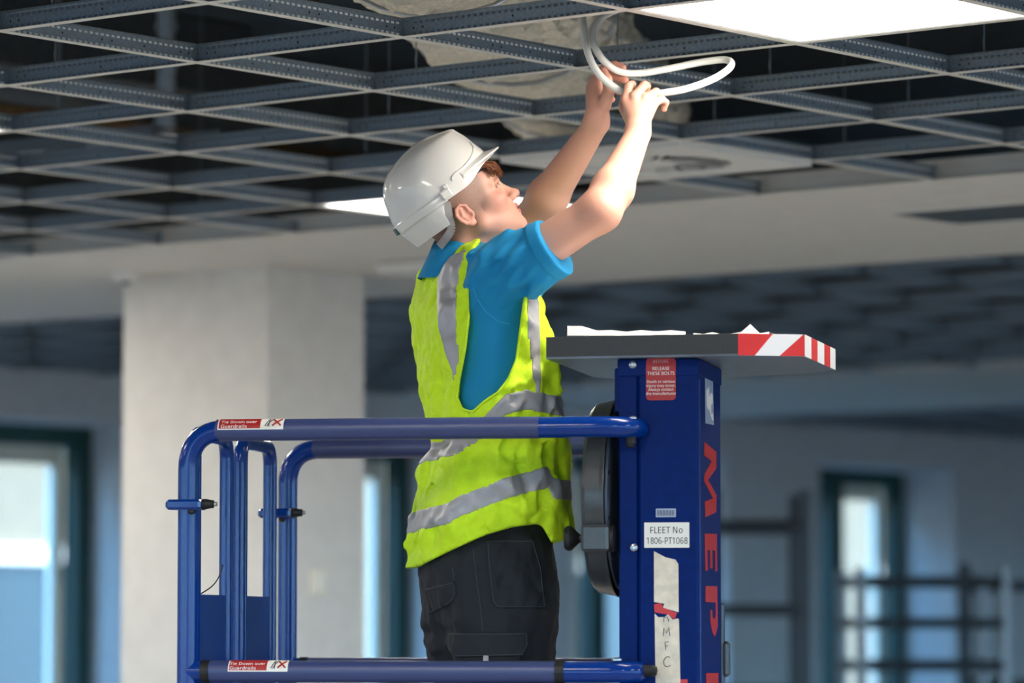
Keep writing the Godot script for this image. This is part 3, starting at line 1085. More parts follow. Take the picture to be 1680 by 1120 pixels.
func lift() -> void:
	var o := thing("personnel_lift", "blue single mast personnel lift carrying the worker", "lift", LIFT, LIFT_YAW)
	# base, wheels and platform
	var b := mb()
	b.span(V(-0.62, 0.12, -0.36), V(0.72, 0.22, 0.36), 0.012)
	part(o, "chassis", b, M.blue_paint)
	for x: float in [-0.5, 0.6]:
		for z: float in [-0.4, 0.4]:
			b = mb()
			b.lathe(V(x, 0.1, z - 0.025), V(0, 0, 1), [P(0, 0), P(0.085, 0), P(0.1, 0.012), P(0.1, 0.038), P(0.085, 0.05), P(0, 0.05)], 24)
			part(o, "wheel", b, M.rubber)
	b = mb()
	b.span(V(-0.42, DECK - 0.05, -0.44), V(0.48, DECK, 0.44), 0.006)
	part(o, "platform", b, M.tray_sheet)
	for z: float in [-0.44, 0.44]:
		b = mb()
		b.span(V(-0.4, DECK, z - 0.003), V(0.48, DECK + 0.15, z + 0.003), 0.001)
		part(o, "toe_board", b, M.blue_paint)
	# mast: column, proud front flange, cap
	b = mb()
	b.span(V(0.527, 0.15, 0.03), V(MAST_X, 2.142, MAST_Z), 0.006)
	var mast := part(o, "mast", b, M.mast_paint)
	b = mb()
	b.span(V(0.488, 0.15, 0.035), V(0.5262, 2.142, MAST_Z - 0.002), 0.003)
	part(o, "mast_flange", b, M.mast_paint)
	b = mb()
	b.span(V(0.486, 2.112, 0.028), V(MAST_X + 0.002, 2.147, MAST_Z + 0.0015), 0.002)
	part(o, "mast_cap", b, M.mast_paint)
	b = mb()
	b.span(V(MAST_X - 0.02, 0.15, MAST_Z - 0.026), V(MAST_X + 0.0012, 2.11, MAST_Z - 0.004), 0.004)
	part(o, "corner_bead", b, M.blue_paint)
	b = mb()
	b.span(V(0.49, 2.04, MAST_Z - 0.06), V(0.478, 2.13, MAST_Z - 0.01), 0.003)
	part(o, "mast_lug", b, M.mast_paint)
	b = mb()
	b.span(V(0.56, 1.30, 0.0), V(MAST_X + 0.004, 1.655, 0.03), 0.004)
	b.span(V(0.56, 1.50, -0.012), V(MAST_X + 0.014, 1.575, 0.028), 0.006)
	part(o, "cable_guide", b, M.winch_grey)
	guard_rail(o, 0.43, true)
	guard_rail(o, -0.43, false)
	# bolts that hold the rails and the mast
	for q in [[V(0.5179,1.9809,0.4), 0.011], [V(0.5561,1.5167,0.405), 0.012]]:
		b = mb()
		b.lathe(q[0], V(0, -1, 0) if q[1] < 0.0115 else V(1, 0, 0), [P(0, -0.012), P(q[1], -0.012), P(q[1], 0.006), P(q[1] * 0.7, 0.014), P(0, 0.016)], 16)
		part(o, "rubber_nut", b, M.rubber)
	for q: Vector3 in [V(0.5212,2.0238,0.405), V(0.4931,1.5376,0.43)]:
		b = mb()
		b.lathe(q, V(0, 1, 0), [P(0.011, 0), P(0.011, 0.003), P(0.006, 0.006), P(0, 0.007)], 12)
		part(o, "bolt", b, M.steel)
	for q: Vector3 in [V(0.519,1.7648,0.37), V(0.5176,2.1358,0.372)]:
		b = mb()
		b.lathe(q, V(0, 0, 1), [P(0.0085, 0), P(0.0085, 0.002), P(0.007, 0.004), P(0.004, 0.005), P(0.003, 0.003), P(0, 0.003)], 16)
		part(o, "bolt", b, M.steel)
	# swing gates at the entry end
	gate(o, 0.375, 0.107, -0.4, 2.005)
	gate(o, -0.012, -0.275, -0.4, 2.005)
	clamp_block(o, V(-0.4048,1.8546,0.43))
	clamp_block(o, V(-0.4082,1.8595,-0.36))
	b = mb()
	b.tube(curve([V(-0.39, 1.672, 0.36), V(-0.385, 1.69, 0.28), V(-0.38, 1.71, 0.245), V(-0.375, 1.735, 0.23)], 4), 0.0014, 6)
	part(o, "tie_wire", b, M.rubber)
	winch(o)
	tray(o)
	decals(o, mast)

func winch(o: Node3D) -> void:
	# hand winch: a wide drum cover whose axis runs along the rail, a bolted back plate and a crank knob
	var w := Node3D.new()
	w.name = "hand_winch"
	o.add_child(w, true)
	var c := V(0.466, 1.871, 0.2)
	var b := mb()
	b.lathe(c, V(-1, 0, 0), [P(0.205, 0.004), P(0.205, 0.006), P(0.202, 0.014), P(0.196, 0.044), P(0.188, 0.052), P(0.1, 0.057), P(0, 0.058)], 56)
	part(w, "drum_cover", b, M.winch_grey)
	b = mb()
	b.lathe(c, V(1, 0, 0), [P(0, -0.004), P(0.19, -0.004), P(0.19, 0.001), P(0, 0.001)], 48)
	part(w, "back_plate", b, M.winch_plate)
	for i in 12:
		var a := TAU * (i + 0.5) / 12
		b = mb()
		b.lathe(c + V(0.001, sin(a) * 0.178, cos(a) * 0.178), V(1, 0, 0), [P(0.005, 0), P(0.005, 0.002), P(0, 0.003)], 8)
		part(w, "plate_bolt", b, M.rubber)
	# crank arm with its knob
	b = mb()
	b.span(V(c.x - 0.05, c.y - 0.115, c.z + 0.11), V(c.x + 0.006, c.y - 0.06, c.z + 0.208), 0.006)
	part(w, "crank_boss", b, M.winch_grey)
	b = mb()
	b.lathe(V(c.x + 0.004, c.y - 0.087, c.z + 0.175), V(1, 0, 0), [P(0, 0), P(0.026, 0), P(0.026, 0.01), P(0, 0.011)], 16)
	part(w, "crank_bearing", b, M.rubber)
	b = mb()
	b.lathe(V(c.x - 0.046, c.y - 0.087, c.z + 0.17), V(-1, 0, 0), [P(0.009, -0.01), P(0.009, 0.012), P(0.012, 0.016), P(0.025, 0.03), P(0.026, 0.036), P(0.022, 0.042), P(0, 0.044)], 18)
	part(w, "crank_knob", b, M.rubber)

func tray(o: Node3D) -> void:
	var t := Node3D.new()
	t.name = "tool_tray"
	o.add_child(t, true)
	var y := 2.148
	var poly := PackedVector2Array([P(0.343, 0.395), P(0.74, 0.426), P(0.868, 0.372), P(0.885, -0.062), P(0.8, -0.17), P(0.62, -0.262), P(0.38, -0.275), P(0.343, -0.2)])
	var b := mb()
	b.prism(poly, V(0, y, 0), V(1, 0, 0), V(0, 0, 1), V(0, 0.004, 0))
	part(t, "tray_base", b, M.tray_sheet)
	for i in poly.size():
		var a := poly[i]
		var e := poly[(i + 1) % poly.size()]
		var d := (e - a).normalized()
		var n := P(d.y, -d.x)          # inward for this winding
		if n.dot(P(0.61, 0.08) - a) < 0.0: n = -n
		b = mb()
		b.prism(PackedVector2Array([a, e, e + n * 0.006 - d * 0.002, a + n * 0.006 + d * 0.002]), V(0, y + 0.0005, 0), V(1, 0, 0), V(0, 0, 1), V(0, 0.044, 0))
		part(t, "tray_rim", b, M.tray_rim)
	# hazard stripes on the two right-hand edges
	stripes(t, poly[1], poly[2], y, [[0.0, 0.30, -0.10, 0.22, 0], [0.30, 0.80, 0.22, 0.54, 1], [0.80, 1.0, 0.54, 1.0, 0]], [[0, 0, 0.52, 0.25, 0], [0.52, 0.25, 0.98, 0.62, 1], [0.98, 0.62, 1, 1, 0]])
	stripes(t, poly[2], poly[3], y, [], [[0, 0, 0.2, 0.2, 1], [0.2, 0.2, 0.4, 0.4, 0], [0.4, 0.4, 0.62, 0.62, 1], [0.62, 0.62, 0.82, 0.82, 0], [0.82, 0.82, 1, 1, 1]])
	# papers lying in the tray stand on their own
	for q in [
		["folded_drawing", V(0.49, y + 0.0475, 0.30), 0.2, 0.24, 0.16, "crumpled pale drawing sheet at the left of the tool tray"],
		["folded_drawing", V(0.73, y + 0.0475, 0.24), -0.3, 0.17, 0.14, "creased white sheet near the striped end of the tool tray"],
	]:
		var p := thing(q[0], q[5], "paper", LIFT + Basis(Vector3.UP, deg_to_rad(LIFT_YAW)) * q[1], LIFT_YAW, "papers on the tool tray")
		var rng := RandomNumberGenerator.new()
		rng.seed = int(q[3] * 1000)
		b = mb()
		var nu := 8
		var nv := 5
		var pts := []
		for i in nu + 1:
			for j in nv + 1:
				var lift_h := rng.randf() * 0.009
				var back := float(j) / nv
				if j == nv: lift_h = 0.0          # the near edge lies down, the sheet rears up just behind it
				elif j == nv - 1:
					lift_h = rng.randf_range(0.004, 0.011)
					if i < 2 and q[3] > 0.2: lift_h = 0.019
					if i == nu - 2 and q[3] < 0.2: lift_h = 0.024
					back = 0.97
				pts.append(Basis(Vector3.UP, q[2]) * V((float(i) / nu - 0.5) * q[3], lift_h, (back - 0.5) * q[4]))
		for i in nu:
			for j in nv:
				var k := i * (nv + 1) + j
				b.quad(pts[k], pts[k + 1], pts[k + nv + 2], pts[k + nv + 1], Vector3.UP)
				b.quad(pts[k] - V(0, .0012, 0), pts[k + 1] - V(0, .0012, 0), pts[k + nv + 2] - V(0, .0012, 0), pts[k + nv + 1] - V(0, .0012, 0), Vector3.DOWN)
		part(p, "sheet", b, M.paper)
		b = mb()
		b.box(V(0.02, -0.001, 0.02), V(q[3] * 0.7, 0.004, q[4] * 0.6), 0.001)
		part(p, "card_backing", b, M.plywood)

func stripes(t: Node3D, a: Vector2, e: Vector2, y: float, _unused: Array, list: Array) -> void:
	var d := e - a
	var n := P(-d.y, d.x).normalized()
	if n.dot(a - P(0.61, 0.08)) < 0.0: n = -n
	var ex := V(d.x, 0, d.y)
	var ez := V(n.x, 0, n.y)
	var o := V(a.x, y + 0.0005, a.y) + ez * 0.0002
	for q in list:      # bottom start, top start ... given as (top0, bottom0, top1, bottom1)
		var b := mb()
		b.prism(PackedVector2Array([P(q[1], 0.0), P(q[3], 0.0), P(q[2], 0.044), P(q[0], 0.044)]), o, ex, V(0, 1, 0), ez * 0.0008)
		part(t, "hazard_stripe", b, M.hazard_white if q[4] == 1 else M.hazard_red)

func decals(o: Node3D, mast: Node3D) -> void:
	var z := MAST_Z + 0.0005
	# red warning plate
	sheet(o, "warning_plate", rounded(P(0.5449,2.148), P(0.6059,2.0631), 0.007), M.sign_red, z + 0.0012, 0.0008)
	var mid := P(0.5755,2.1328)
	var line := [["BEFORE", 593, 0.0062], ["RELEASE", 604.5, 0.0062], ["THESE BOLTS", 612.5, 0.0062], ["Death or serious", 626, 0.0052], ["injury may occur.", 632.5, 0.0052], ["Always contact", 639, 0.0052], ["the manufacturer", 645.5, 0.0052]]
	var ys := [P(0.5749,2.1415), P(0.5748,2.1272), P(0.5748,2.1173), P(0.5748,2.1006), P(0.5747,2.0925), P(0.5747,2.0845), P(0.5747,2.0764)]
	for i in line.size():
		words(o, "lettering", line[i][0], line[i][2], M.letter_pale if i == 0 else M.letter_white, V(mid.x, ys[i].y, z + 0.0023), Basis(), 1.1 if i < 3 else 1.08)
	# barcode strip
	sheet(o, "barcode_label", rounded(P(0.5641,1.8435), P(0.6051,1.8261), 0.001), M.label_grey, z)
	var b := mb()
	var x0 := P(0.5678,1.8349).x
	var x1 := P(0.6014,1.8347).x
	var bar := 0
	while bar < 17:
		var w := 0.0006 if bar % 3 else 0.0012
		var x := lerpf(x0, x1, bar / 16.5)
		b.span(V(x, P(0.574,1.8293).y, z + 0.0006), V(x + w, P(0.5741,1.8404).y, z + 0.0009))
		bar += 1
	part(o, "barcode", b, M.ink)
	# fleet number
	sheet(o, "fleet_label", rounded(P(0.5403,1.8153), P(0.6323,1.7644), 0.0012), M.label_white, z)
	words(o, "lettering", "FLEET No", 0.0125, M.ink, V(0.5853,1.7996,0.3711) , Basis(), 0.95)
	words(o, "lettering", "1806-PT1068", 0.0125, M.ink, V(0.5865,1.7781,0.3711), Basis(), 0.84)
	# torn masking tape with the rest of an older red transfer showing between
	sheet(o, "masking_tape", [P(0.5601,1.7573), P(0.5838,1.7449), P(0.6037,1.7405), P(0.6098,1.7313), P(0.6102,1.6342), P(0.5934,1.6391), P(0.5773,1.6428), P(0.581,1.6514), P(0.5599,1.6551)], M.masking_tape, z)
	sheet(o, "masking_tape", [P(0.5611,1.6318), P(0.5685,1.6244), P(0.5809,1.6244), P(0.5884,1.6305), P(0.5983,1.6195), P(0.6083,1.6219), P(0.6107,1.6195), P(0.614,1.4553), P(0.5631,1.4551)], M.masking_tape, z)
	sheet(o, "red_transfer", [P(0.5599,1.6502), P(0.5748,1.6527), P(0.5785,1.6441), P(0.5934,1.6379), P(0.6071,1.633), P(0.602,1.6195), P(0.5897,1.6293), P(0.5611,1.6342)], M.letter_red, z + 0.0007)
	sheet(o, "red_transfer", [P(0.6091,1.4993), P(0.6277,1.4994), P(0.6276,1.4431), P(0.609,1.443)], M.letter_red, z - 0.0003)
	# pen letters on the tape
	var strokes := [
		[V(0.5799,1.6146,0.3715), V(0.5799,1.6232,0.3715), V(0.5874,1.6244,0.3715), V(0.5898,1.6158,0.3715)],
		[V(0.5786,1.5863,0.3715), V(0.5799,1.6023,0.3715), V(0.5848,1.5925,0.3715), V(0.5898,1.6035,0.3715), V(0.5922,1.5863,0.3715)],
		[V(0.5835,1.5581,0.3715), V(0.5823,1.5741,0.3715), V(0.5897,1.5753,0.3715)],
		[V(0.5829,1.5655,0.3715), V(0.5884,1.5667,0.3715)],
		[V(0.5921,1.5434,0.3715), V(0.5859,1.5446,0.3715), V(0.5797,1.5373,0.3715), V(0.5809,1.5275,0.3715), V(0.5871,1.525,0.3715), V(0.5933,1.5275,0.3715)]]
	for s: Array in strokes:
		b = mb()
		b.tube(curve(s, 3) if s.size() > 5 else s, 0.00075, 6)
		part(o, "pen_letter", b, M.ink)
	# maker's plate and the large letters that read down the right-hand face
	var x := MAST_X + 0.0003
	side_sheet(o, "maker_plate", [P(-0.2777,2.1141), P(-0.1555,2.1191), P(-0.1438,2.0233), P(-0.2708,2.0207)], M.label_grey, x)
	side_sheet(o, "maker_mark", [P(-0.2598,2.0889), P(-0.2222,2.0986), P(-0.2133,2.079), P(-0.1848,2.0882), P(-0.1659,2.0843), P(-0.1664,2.0665), P(-0.1902,2.0626), P(-0.1909,2.0374), P(-0.2048,2.0467), P(-0.2186,2.056), P(-0.2328,2.0502), P(-0.2512,2.0593)], M.letter_white, x + 0.0007)
	side_sheet(o, "maker_mark", [P(-0.186,2.0427), P(-0.1669,2.0475), P(-0.1531,2.0317), P(-0.1768,2.033)], M.letter_white, x + 0.0007)
	# M
	side_sheet(o, "red_letter", [P(-0.2903,1.9817), P(-0.1069,1.9691), P(-0.1079,1.9347), P(-0.2366,1.9058), P(-0.1046,1.8789), P(-0.1104,1.8431), P(-0.2758,1.8284), P(-0.2842,1.8593), P(-0.1622,1.8707), P(-0.2924,1.9013), P(-0.292,1.915), P(-0.1791,1.9471), P(-0.291,1.9536)], M.letter_red, x)
	# E
	side_sheet(o, "red_letter", [P(-0.2905,1.7945), P(-0.102,1.7983), P(-0.0994,1.7202), P(-0.1282,1.7198), P(-0.1318,1.7628), P(-0.1746,1.7632), P(-0.1709,1.7255), P(-0.2086,1.725), P(-0.2123,1.7625), P(-0.2497,1.7617), P(-0.2462,1.7194), P(-0.2786,1.7189)], M.letter_red, x)
	# P
	side_sheet(o, "red_letter", [P(-0.2794,1.6879), P(-0.1003,1.6892), P(-0.0929,1.6074), P(-0.1125,1.5948), P(-0.1415,1.5847), P(-0.1792,1.5948), P(-0.2069,1.6148), P(-0.2109,1.6398), P(-0.1779,1.64), P(-0.1736,1.6249), P(-0.15,1.62), P(-0.126,1.6276), P(-0.1252,1.6554), P(-0.2802,1.6556)], M.letter_red, x)
	side_sheet(o, "red_letter", [P(-0.2748,1.5106), P(-0.086,1.5092), P(-0.0895,1.3873), P(-0.2732,1.3919)], M.letter_red, x)

# ------------------------------------------------------------------ the electrician (axes: x to the right of the picture, z to the viewer, at the working point)
const BODY_YAW := 20.0
var bx := 0.0
var bc := 0.0
var bs_ := 0.0
var e0 := Vector3.ZERO            # middle of the head between the ears
var hf := Vector3.RIGHT           # forward, up and right of the tilted head
var hu := Vector3.UP
var hr := Vector3.BACK
var armhole: PackedVector2Array
var hem: PackedVector2Array
var neck_a := Vector3.ZERO
var neck_b := Vector3.ZERO

func to_body(p: Vector3) -> Vector3:      # forward, up, right of the trunk
	var x := p.x - bx
	return Vector3(x * bc - p.z * bs_, p.y, x * bs_ + p.z * bc)

func to_head(p: Vector3) -> Vector3:
	var q := p - e0
	return Vector3(q.dot(hf), q.dot(hu), q.dot(hr))

func from_head(f: float, u: float, z: float) -> Vector3:      # millimetres
	return e0 + (hf * f + hu * u + hr * z) * 0.001

func loft(q: Vector3, y0: float, xc: Array, ax: Array, az: Array) -> float:
	var t := clampf((q.y - y0) / 0.02, 0.0, xc.size() - 1.001)
	var i := int(t)
	var f := t - i
	var a: float = ax[i] + (ax[i + 1] - ax[i]) * f
	var b: float = az[i] + (az[i + 1] - az[i]) * f
	var c: float = xc[i] + (xc[i + 1] - xc[i]) * f
	var dx := absf(q.x - c) / a
	var dz := absf(q.z) / b
	var k := pow(pow(dx, 2.3) + pow(dz, 2.3), 0.4348)
	var d := (k - 1.0) * minf(a, b)
	var top := y0 + 0.02 * (xc.size() - 1)
	if q.y > top: d = maxf(d, q.y - top)
	elif q.y < y0: d = maxf(d, y0 - q.y)
	return d

func vest_field(p: Vector3) -> float:
	var q := to_body(p)
	var d := loft(q, VEST_Y0, VEST_XC, VEST_AX, VEST_AZ)
	if absf(d) < 0.05:
		# hanging folds: long soft creases, some slanting from the raised arm
		var n := folds.get_noise_3d(q.x * 9.0 + q.y * 3.0, q.y * 4.5, q.z * 9.0)
		var n2 := folds.get_noise_3d(q.x * 14.0 + q.y * 9.0, q.y * 7.0 - q.x * 6.0, q.z * 12.0 + 7.0)
		var diag := sin((q.y * 0.9 - q.x * 0.75) * 58.0 + n * 5.0)
		var n3 := 1.0 - absf(folds.get_noise_3d(q.x * 11.0 - q.y * 7.0, q.y * 6.0 + q.x * 5.0, q.z * 11.0 - 3.0)) * 3.0
		d -= n * 0.016 + n2 * 0.007 + maxf(n3, 0.0) * 0.006 + diag * 0.0036 * smoothstep(2.05, 1.85, q.y)
		# pleat at the back of the waist
		d += 0.012 * exp(-pow((q.y - 1.965 + q.x * 0.2) * 42.0, 2.0)) * smoothstep(0.0, -0.1, q.x)
	return d

func hem_y(x: float) -> float:
	for i in hem.size() - 1:
		if x < hem[i + 1].x or i == hem.size() - 2:
			return lerpf(hem[i].y, hem[i + 1].y, clampf((x - hem[i].x) / (hem[i + 1].x - hem[i].x), 0.0, 1.0))
	return hem[0].y

func vest_dist(p: Vector3) -> float:
	var d := vest_field(p)
	if d > 0.06: return d
	d = maxf(d, hem_y(p.x) - p.y)
	d = smax(d, -cap(p, neck_a, neck_b, 0.062, 0.075), 0.008)
	var q := to_body(p)
	if q.y > 2.03 and q.x > -0.16:
		if q.z > 0.0: d = smax(d, -maxf(poly_dist(Vector2(p.x, p.y), armhole), 0.04 - p.z), 0.006)
		else: d = smax(d, -maxf(ell(q, V(0.0, 2.2, q.z), V(0.07, 0.14, 1.0)), 0.05 + q.z), 0.006)
	return d

func tape(p: Vector3, grow: float, region: float) -> float:
	return maxf(vest_dist(p) - grow, region)

var sl_a := Vector3.ZERO
var sl_b := Vector3.ZERO
var sl_dir := Vector3.RIGHT
var sr_a := Vector3.ZERO
var sr_b := Vector3.ZERO
var sr_dir := Vector3.RIGHT

func polo_dist(p: Vector3) -> float:
	var q := to_body(p)
	var d := loft(q, VEST_Y0, VEST_XC, VEST_AX, VEST_AZ) + 0.016 + 0.014 * smoothstep(2.06, 1.98, p.y)
	# right sleeve
	var t := (p - sl_b).dot(sl_dir)
	var w := folds.get_noise_3d(p.dot(sl_dir) * 7.0, (p.y - p.x) * 16.0, p.z * 10.0) * 0.018
	var s := cap(p, sl_a, sl_b + sl_dir * 0.02, 0.075, 0.0615) - w * smoothstep(-0.02, -0.06, t)
	s = smax(s, t, 0.004)
	d = smin(d, s, 0.035)
	t = (p - sr_b).dot(sr_dir)
	s = smax(cap(p, sr_a, sr_b + sr_dir * 0.02, 0.075, 0.06), t, 0.004)
	d = smin(d, s, 0.03)
	d = maxf(d, 1.845 - p.y)
	return d

func slacks_dist(p: Vector3) -> float:
	var q := to_body(p)
	var d := 1.0
	if q.y > 1.5:
		d = loft(q, SLACKS_Y0, SLACKS_XC, SLACKS_AX, SLACKS_AZ)
	for s: float in [1.0, -1.0]:
		var hip := Vector3(0.0, 1.6, s * 0.085)
		var knee := Vector3(0.035 if s > 0 else 0.055, 1.33, s * 0.1)
		var foot := Vector3(0.01 if s > 0 else 0.03, DECK + 0.05, s * 0.11)
		var l := minf(cap(q, hip, knee, 0.112, 0.082), cap(q, knee, foot, 0.082, 0.066))
		d = smin(d, l, 0.03)
	if absf(d) < 0.04:
		d -= folds.get_noise_3d(q.x * 14, q.y * 9, q.z * 14) * 0.008 + folds.get_noise_3d(q.x * 30, q.y * 30 - q.x * 20, q.z * 22) * 0.003
		# crease below the seat
		d += 0.008 * exp(-pow((q.y - 1.617 - q.x * 0.25) * 60.0, 2.0)) * smoothstep(-0.02, -0.1, q.x)
	return maxf(d, DECK + 0.05 - p.y)

func head_dist(p: Vector3) -> float:
	var h := to_head(p) * 1000.0
	var a := Vector3(h.x, h.y, absf(h.z))
	var nk := cap(p, neck_a, neck_b, 0.062, 0.056) * 1000.0
	var rough := (h - Vector3(15, 0, 0)).length()
	if rough > 230.0: return minf(nk, rough - 150.0) * 0.001
	var d := ell(h, Vector3(-4, 52, 0), Vector3(98, 88, 76))
	d = smin(d, ell(h, Vector3(50, 36, 0), Vector3(51, 48, 58)), 18.0)
	d = smin(d, ell(h, Vector3(45, -22, 0), Vector3(50, 70, 56)), 18.0)
	d = smin(d, cap(a, Vector3(10, -36, 50), Vector3(74, -80, 18), 21.0, 17.0), 22.0)
	d = smin(d, ell(h, Vector3(38, -60, 0), Vector3(48, 26, 42)), 22.0)
	d = smin(d, nk, 22.0)
	if h.x > 30.0:
		d = smin(d, ell(h, Vector3(72, -46, 0), Vector3(27, 32, 32)), 16.0)
		d = smin(d, ell(h, Vector3(82, -82, 0), Vector3(18, 16, 22)), 16.0)
		d = smin(d, ell(a, Vector3(60, -12, 40), Vector3(29, 19, 20)), 18.0)
		if h.y > -10.0:
			d = smax(d, -ell(a, Vector3(97, 13, 32), Vector3(17, 11, 17)), 9.0)
			d = smin(d, cap(a, Vector3(95, 28, 8), Vector3(88, 30, 32), 7.5, 6.5), 9.0)
			d = smin(d, cap(a, Vector3(88, 30, 32), Vector3(74, 25, 50), 6.5, 5.0), 9.0)
			# eyelids
			d = smin(d, cap(a, Vector3(86, 18, 20), Vector3(91.5, 21.5, 32), 3.0, 3.4), 3.0)
			d = smin(d, cap(a, Vector3(91.5, 21.5, 32), Vector3(84, 15, 46), 3.4, 2.8), 3.0)
			d = smin(d, cap(a, Vector3(87, 8, 21), Vector3(89.5, 5.5, 33), 2.6, 3.0), 3.0)
			d = smin(d, cap(a, Vector3(89.5, 5.5, 33), Vector3(84, 9, 45), 3.0, 2.6), 3.0)
		if h.y < 40.0 and h.y > -75.0:
			d = smin(d, cap(h, Vector3(93, 17, 0), Vector3(111, -17, 0), 7.5, 9.0), 11.0)
			d = smin(d, ell(h, Vector3(115, -22, 0), Vector3(10.5, 9.8, 10.5)), 6.0)
			d = smin(d, ell(a, Vector3(103, -25, 12.5), Vector3(10.5, 8.5, 6.0)), 4.0)
			d = smax(d, -ell(a, Vector3(107, -33.5, 6.5), Vector3(6.5, 4.0, 3.6)), 2.0)
			d = smin(d, cap(a, Vector3(100.5, -43.5, 3), Vector3(84, -48, 24), 6.4, 3.0), 6.0)
			d = smin(d, cap(a, Vector3(98, -56.5, 0), Vector3(83, -51, 22), 7.2, 3.0), 6.0)
			d = smax(d, -ell(h, Vector3(107, -50, 0), Vector3(15, 1.9, 28)), 2.0)
	elif a.z > 55.0 and h.y < 50.0 and h.y > -50.0 and h.x > -52.0:
		d = smin(d, ear_dist(a), 4.0)
	return d * 0.001

func ear_dist(a: Vector3) -> float:
	# tilt the ear a little out from the head
	var e := Vector3(a.x + 11.0, a.y, a.z - 76.0 + 0.3 * (a.x + 11.0)) * Vector3(0.93, 1.17, 1.06)
	var d := ell(e, Vector3(-3, 1, 2), Vector3(18, 28, 6.5))
	d = smax(d, -ell(e, Vector3(-1, 3, 10), Vector3(13, 20, 7.5)), 4.0)
	var pts := [Vector3(8, 6, 5), Vector3(8, 20, 7), Vector3(-2, 29, 8), Vector3(-14, 25, 9), Vector3(-20, 12, 9), Vector3(-18, -4, 8), Vector3(-12, -18, 6), Vector3(-2, -26, 4)]
	for i in pts.size() - 1:
		d = smin(d, cap(e, pts[i], pts[i + 1], 3.4, 3.4), 2.5)
	d = smin(d, cap(e, Vector3(-5, 19, 7), Vector3(-10, 2, 8), 3.0, 3.0), 3.0)
	d = smin(d, cap(e, Vector3(-10, 2, 8), Vector3(-3, -13, 6), 3.0, 3.0), 3.0)
	d = smin(d, ell(e, Vector3(1, -25, 3), Vector3(9, 8, 5)), 4.0)
	d = smin(d, ell(e, Vector3(10, -5, 5), Vector3(5, 7, 4.5)), 4.0)
	d = smax(d, -ell(e, Vector3(3, -6, 11), Vector3(7, 8, 8)), 3.0)
	return d / 1.06

func chain(p: Vector3, pts: Array, r0: float, r1: float) -> float:
	var d := 1e9
	var n := pts.size() - 1
	for i in n:
		d = smin(d, cap(p, pts[i], pts[i + 1], lerpf(r0, r1, float(i) / n), lerpf(r0, r1, float(i + 1) / n)), 0.003)
	return d

var right_fingers := []
var left_fingers := []
var right_palm := []
var left_palm := []
var right_arm := []
var left_arm := []

func arm_dist(p: Vector3, arm: Array, palm: Array, fingers: Array) -> float:
	# arm: shoulder, elbow, swell of the forearm, wrist
	var d := cap(p, arm[0], arm[1], 0.05, 0.0405)
	d = smin(d, cap(p, arm[1], arm[2], 0.0415, 0.0425), 0.025)
	d = smin(d, cap(p, arm[2], arm[3], 0.0425, 0.0265), 0.02)
	if p.distance_to(palm[0]) < 0.2:
		var h := 1e9
		for i in range(1, palm.size()):
			h = smin(h, cap(p, palm[0], palm[i], 0.0205, 0.0108), 0.009)
		d = smin(d, h, 0.02)
		var f := 1e9
		for k in fingers.size():
			f = minf(f, chain(p, fingers[k][0], fingers[k][1], fingers[k][2]))
		d = smin(d, f, 0.004)
	return d

func skin_paint(p: Vector3) -> Color:
	var base := Color(0.63, 0.325, 0.235)
	var red := Color(0.55, 0.2, 0.14)
	var n := grain.get_noise_3d(p.x * 30, p.y * 30, p.z * 30) * 0.5 + 0.5
	var c := base.lerp(red, 0.12 * n)
	var h := to_head(p) * 1000.0
	if h.length() > 200.0:
		for f in [right_fingers, left_fingers]:
			for k in f:
				var t: Vector3 = k[0][-1]
				c = c.lerp(red, 0.5 * smoothstep(0.03, 0.008, p.distance_to(t)))
				c = c.lerp(red, 0.28 * smoothstep(0.016, 0.006, p.distance_to(k[0][0] as Vector3)))
		for a in [right_arm, left_arm]:
			c = c.lerp(red, 0.4 * smoothstep(0.06, 0.03, p.distance_to(a[1] as Vector3)))
		return c
	var az := absf(h.z)
	# cheeks, ears, lips
	c = c.lerp(red, 0.35 * smoothstep(38.0, 8.0, Vector3(h.x - 68, h.y + 22, az - 52).length()))
	c = c.lerp(red, 0.55 * smoothstep(10.0, 0.0, Vector3(h.x - 118, h.y + 24, az).length() - 6.0))
	if h.x < 11.0 and h.x > -43.0 and absf(h.y) < 36.0 and az > 76.0: c = c.lerp(red, 0.5)
	if h.x > 84.0 and az < 24.0 and h.y < -38.5 and h.y > -62.0:
		c = c.lerp(Color(0.46, 0.13, 0.11), 0.85 * smoothstep(24.0, 12.0, az))
	# clipped hair on the sides and nape, eyebrows
	var side := smoothstep(62.0, 40.0, h.x - h.y * 0.25) * smoothstep(-32.0, -4.0, h.y + maxf(-h.x, 0.0) * 0.35 - maxf(h.x, 0.0) * 0.15)
	if az > 77.0 and absf(h.y) < 34.0 and absf(h.x + 11.0) < 26.0: side = 0.0
	c = c.lerp(Color(0.24, 0.15, 0.11), side * (0.55 + 0.4 * (grain.get_noise_3d(p.x * 260, p.y * 260, p.z * 260) * 0.5 + 0.5)))
	var brow := smoothstep(6.0, 3.0, absf(h.y - 29.5 + maxf(az - 34.0, 0.0) * 0.25)) * smoothstep(9.0, 14.0, az) * smoothstep(52.0, 46.0, az) * smoothstep(70.0, 76.0, h.x)
	c = c.lerp(Color(0.2, 0.09, 0.045), brow * 0.75)
	var lash := smoothstep(3.0, 1.2, absf(h.y - 18.0 + absf(az - 32.0) * 0.16)) * smoothstep(17.0, 12.0, absf(az - 33.0)) * smoothstep(84.0, 87.0, h.x)
	c = c.lerp(Color(0.05, 0.025, 0.02), lash * 0.85)
	return c

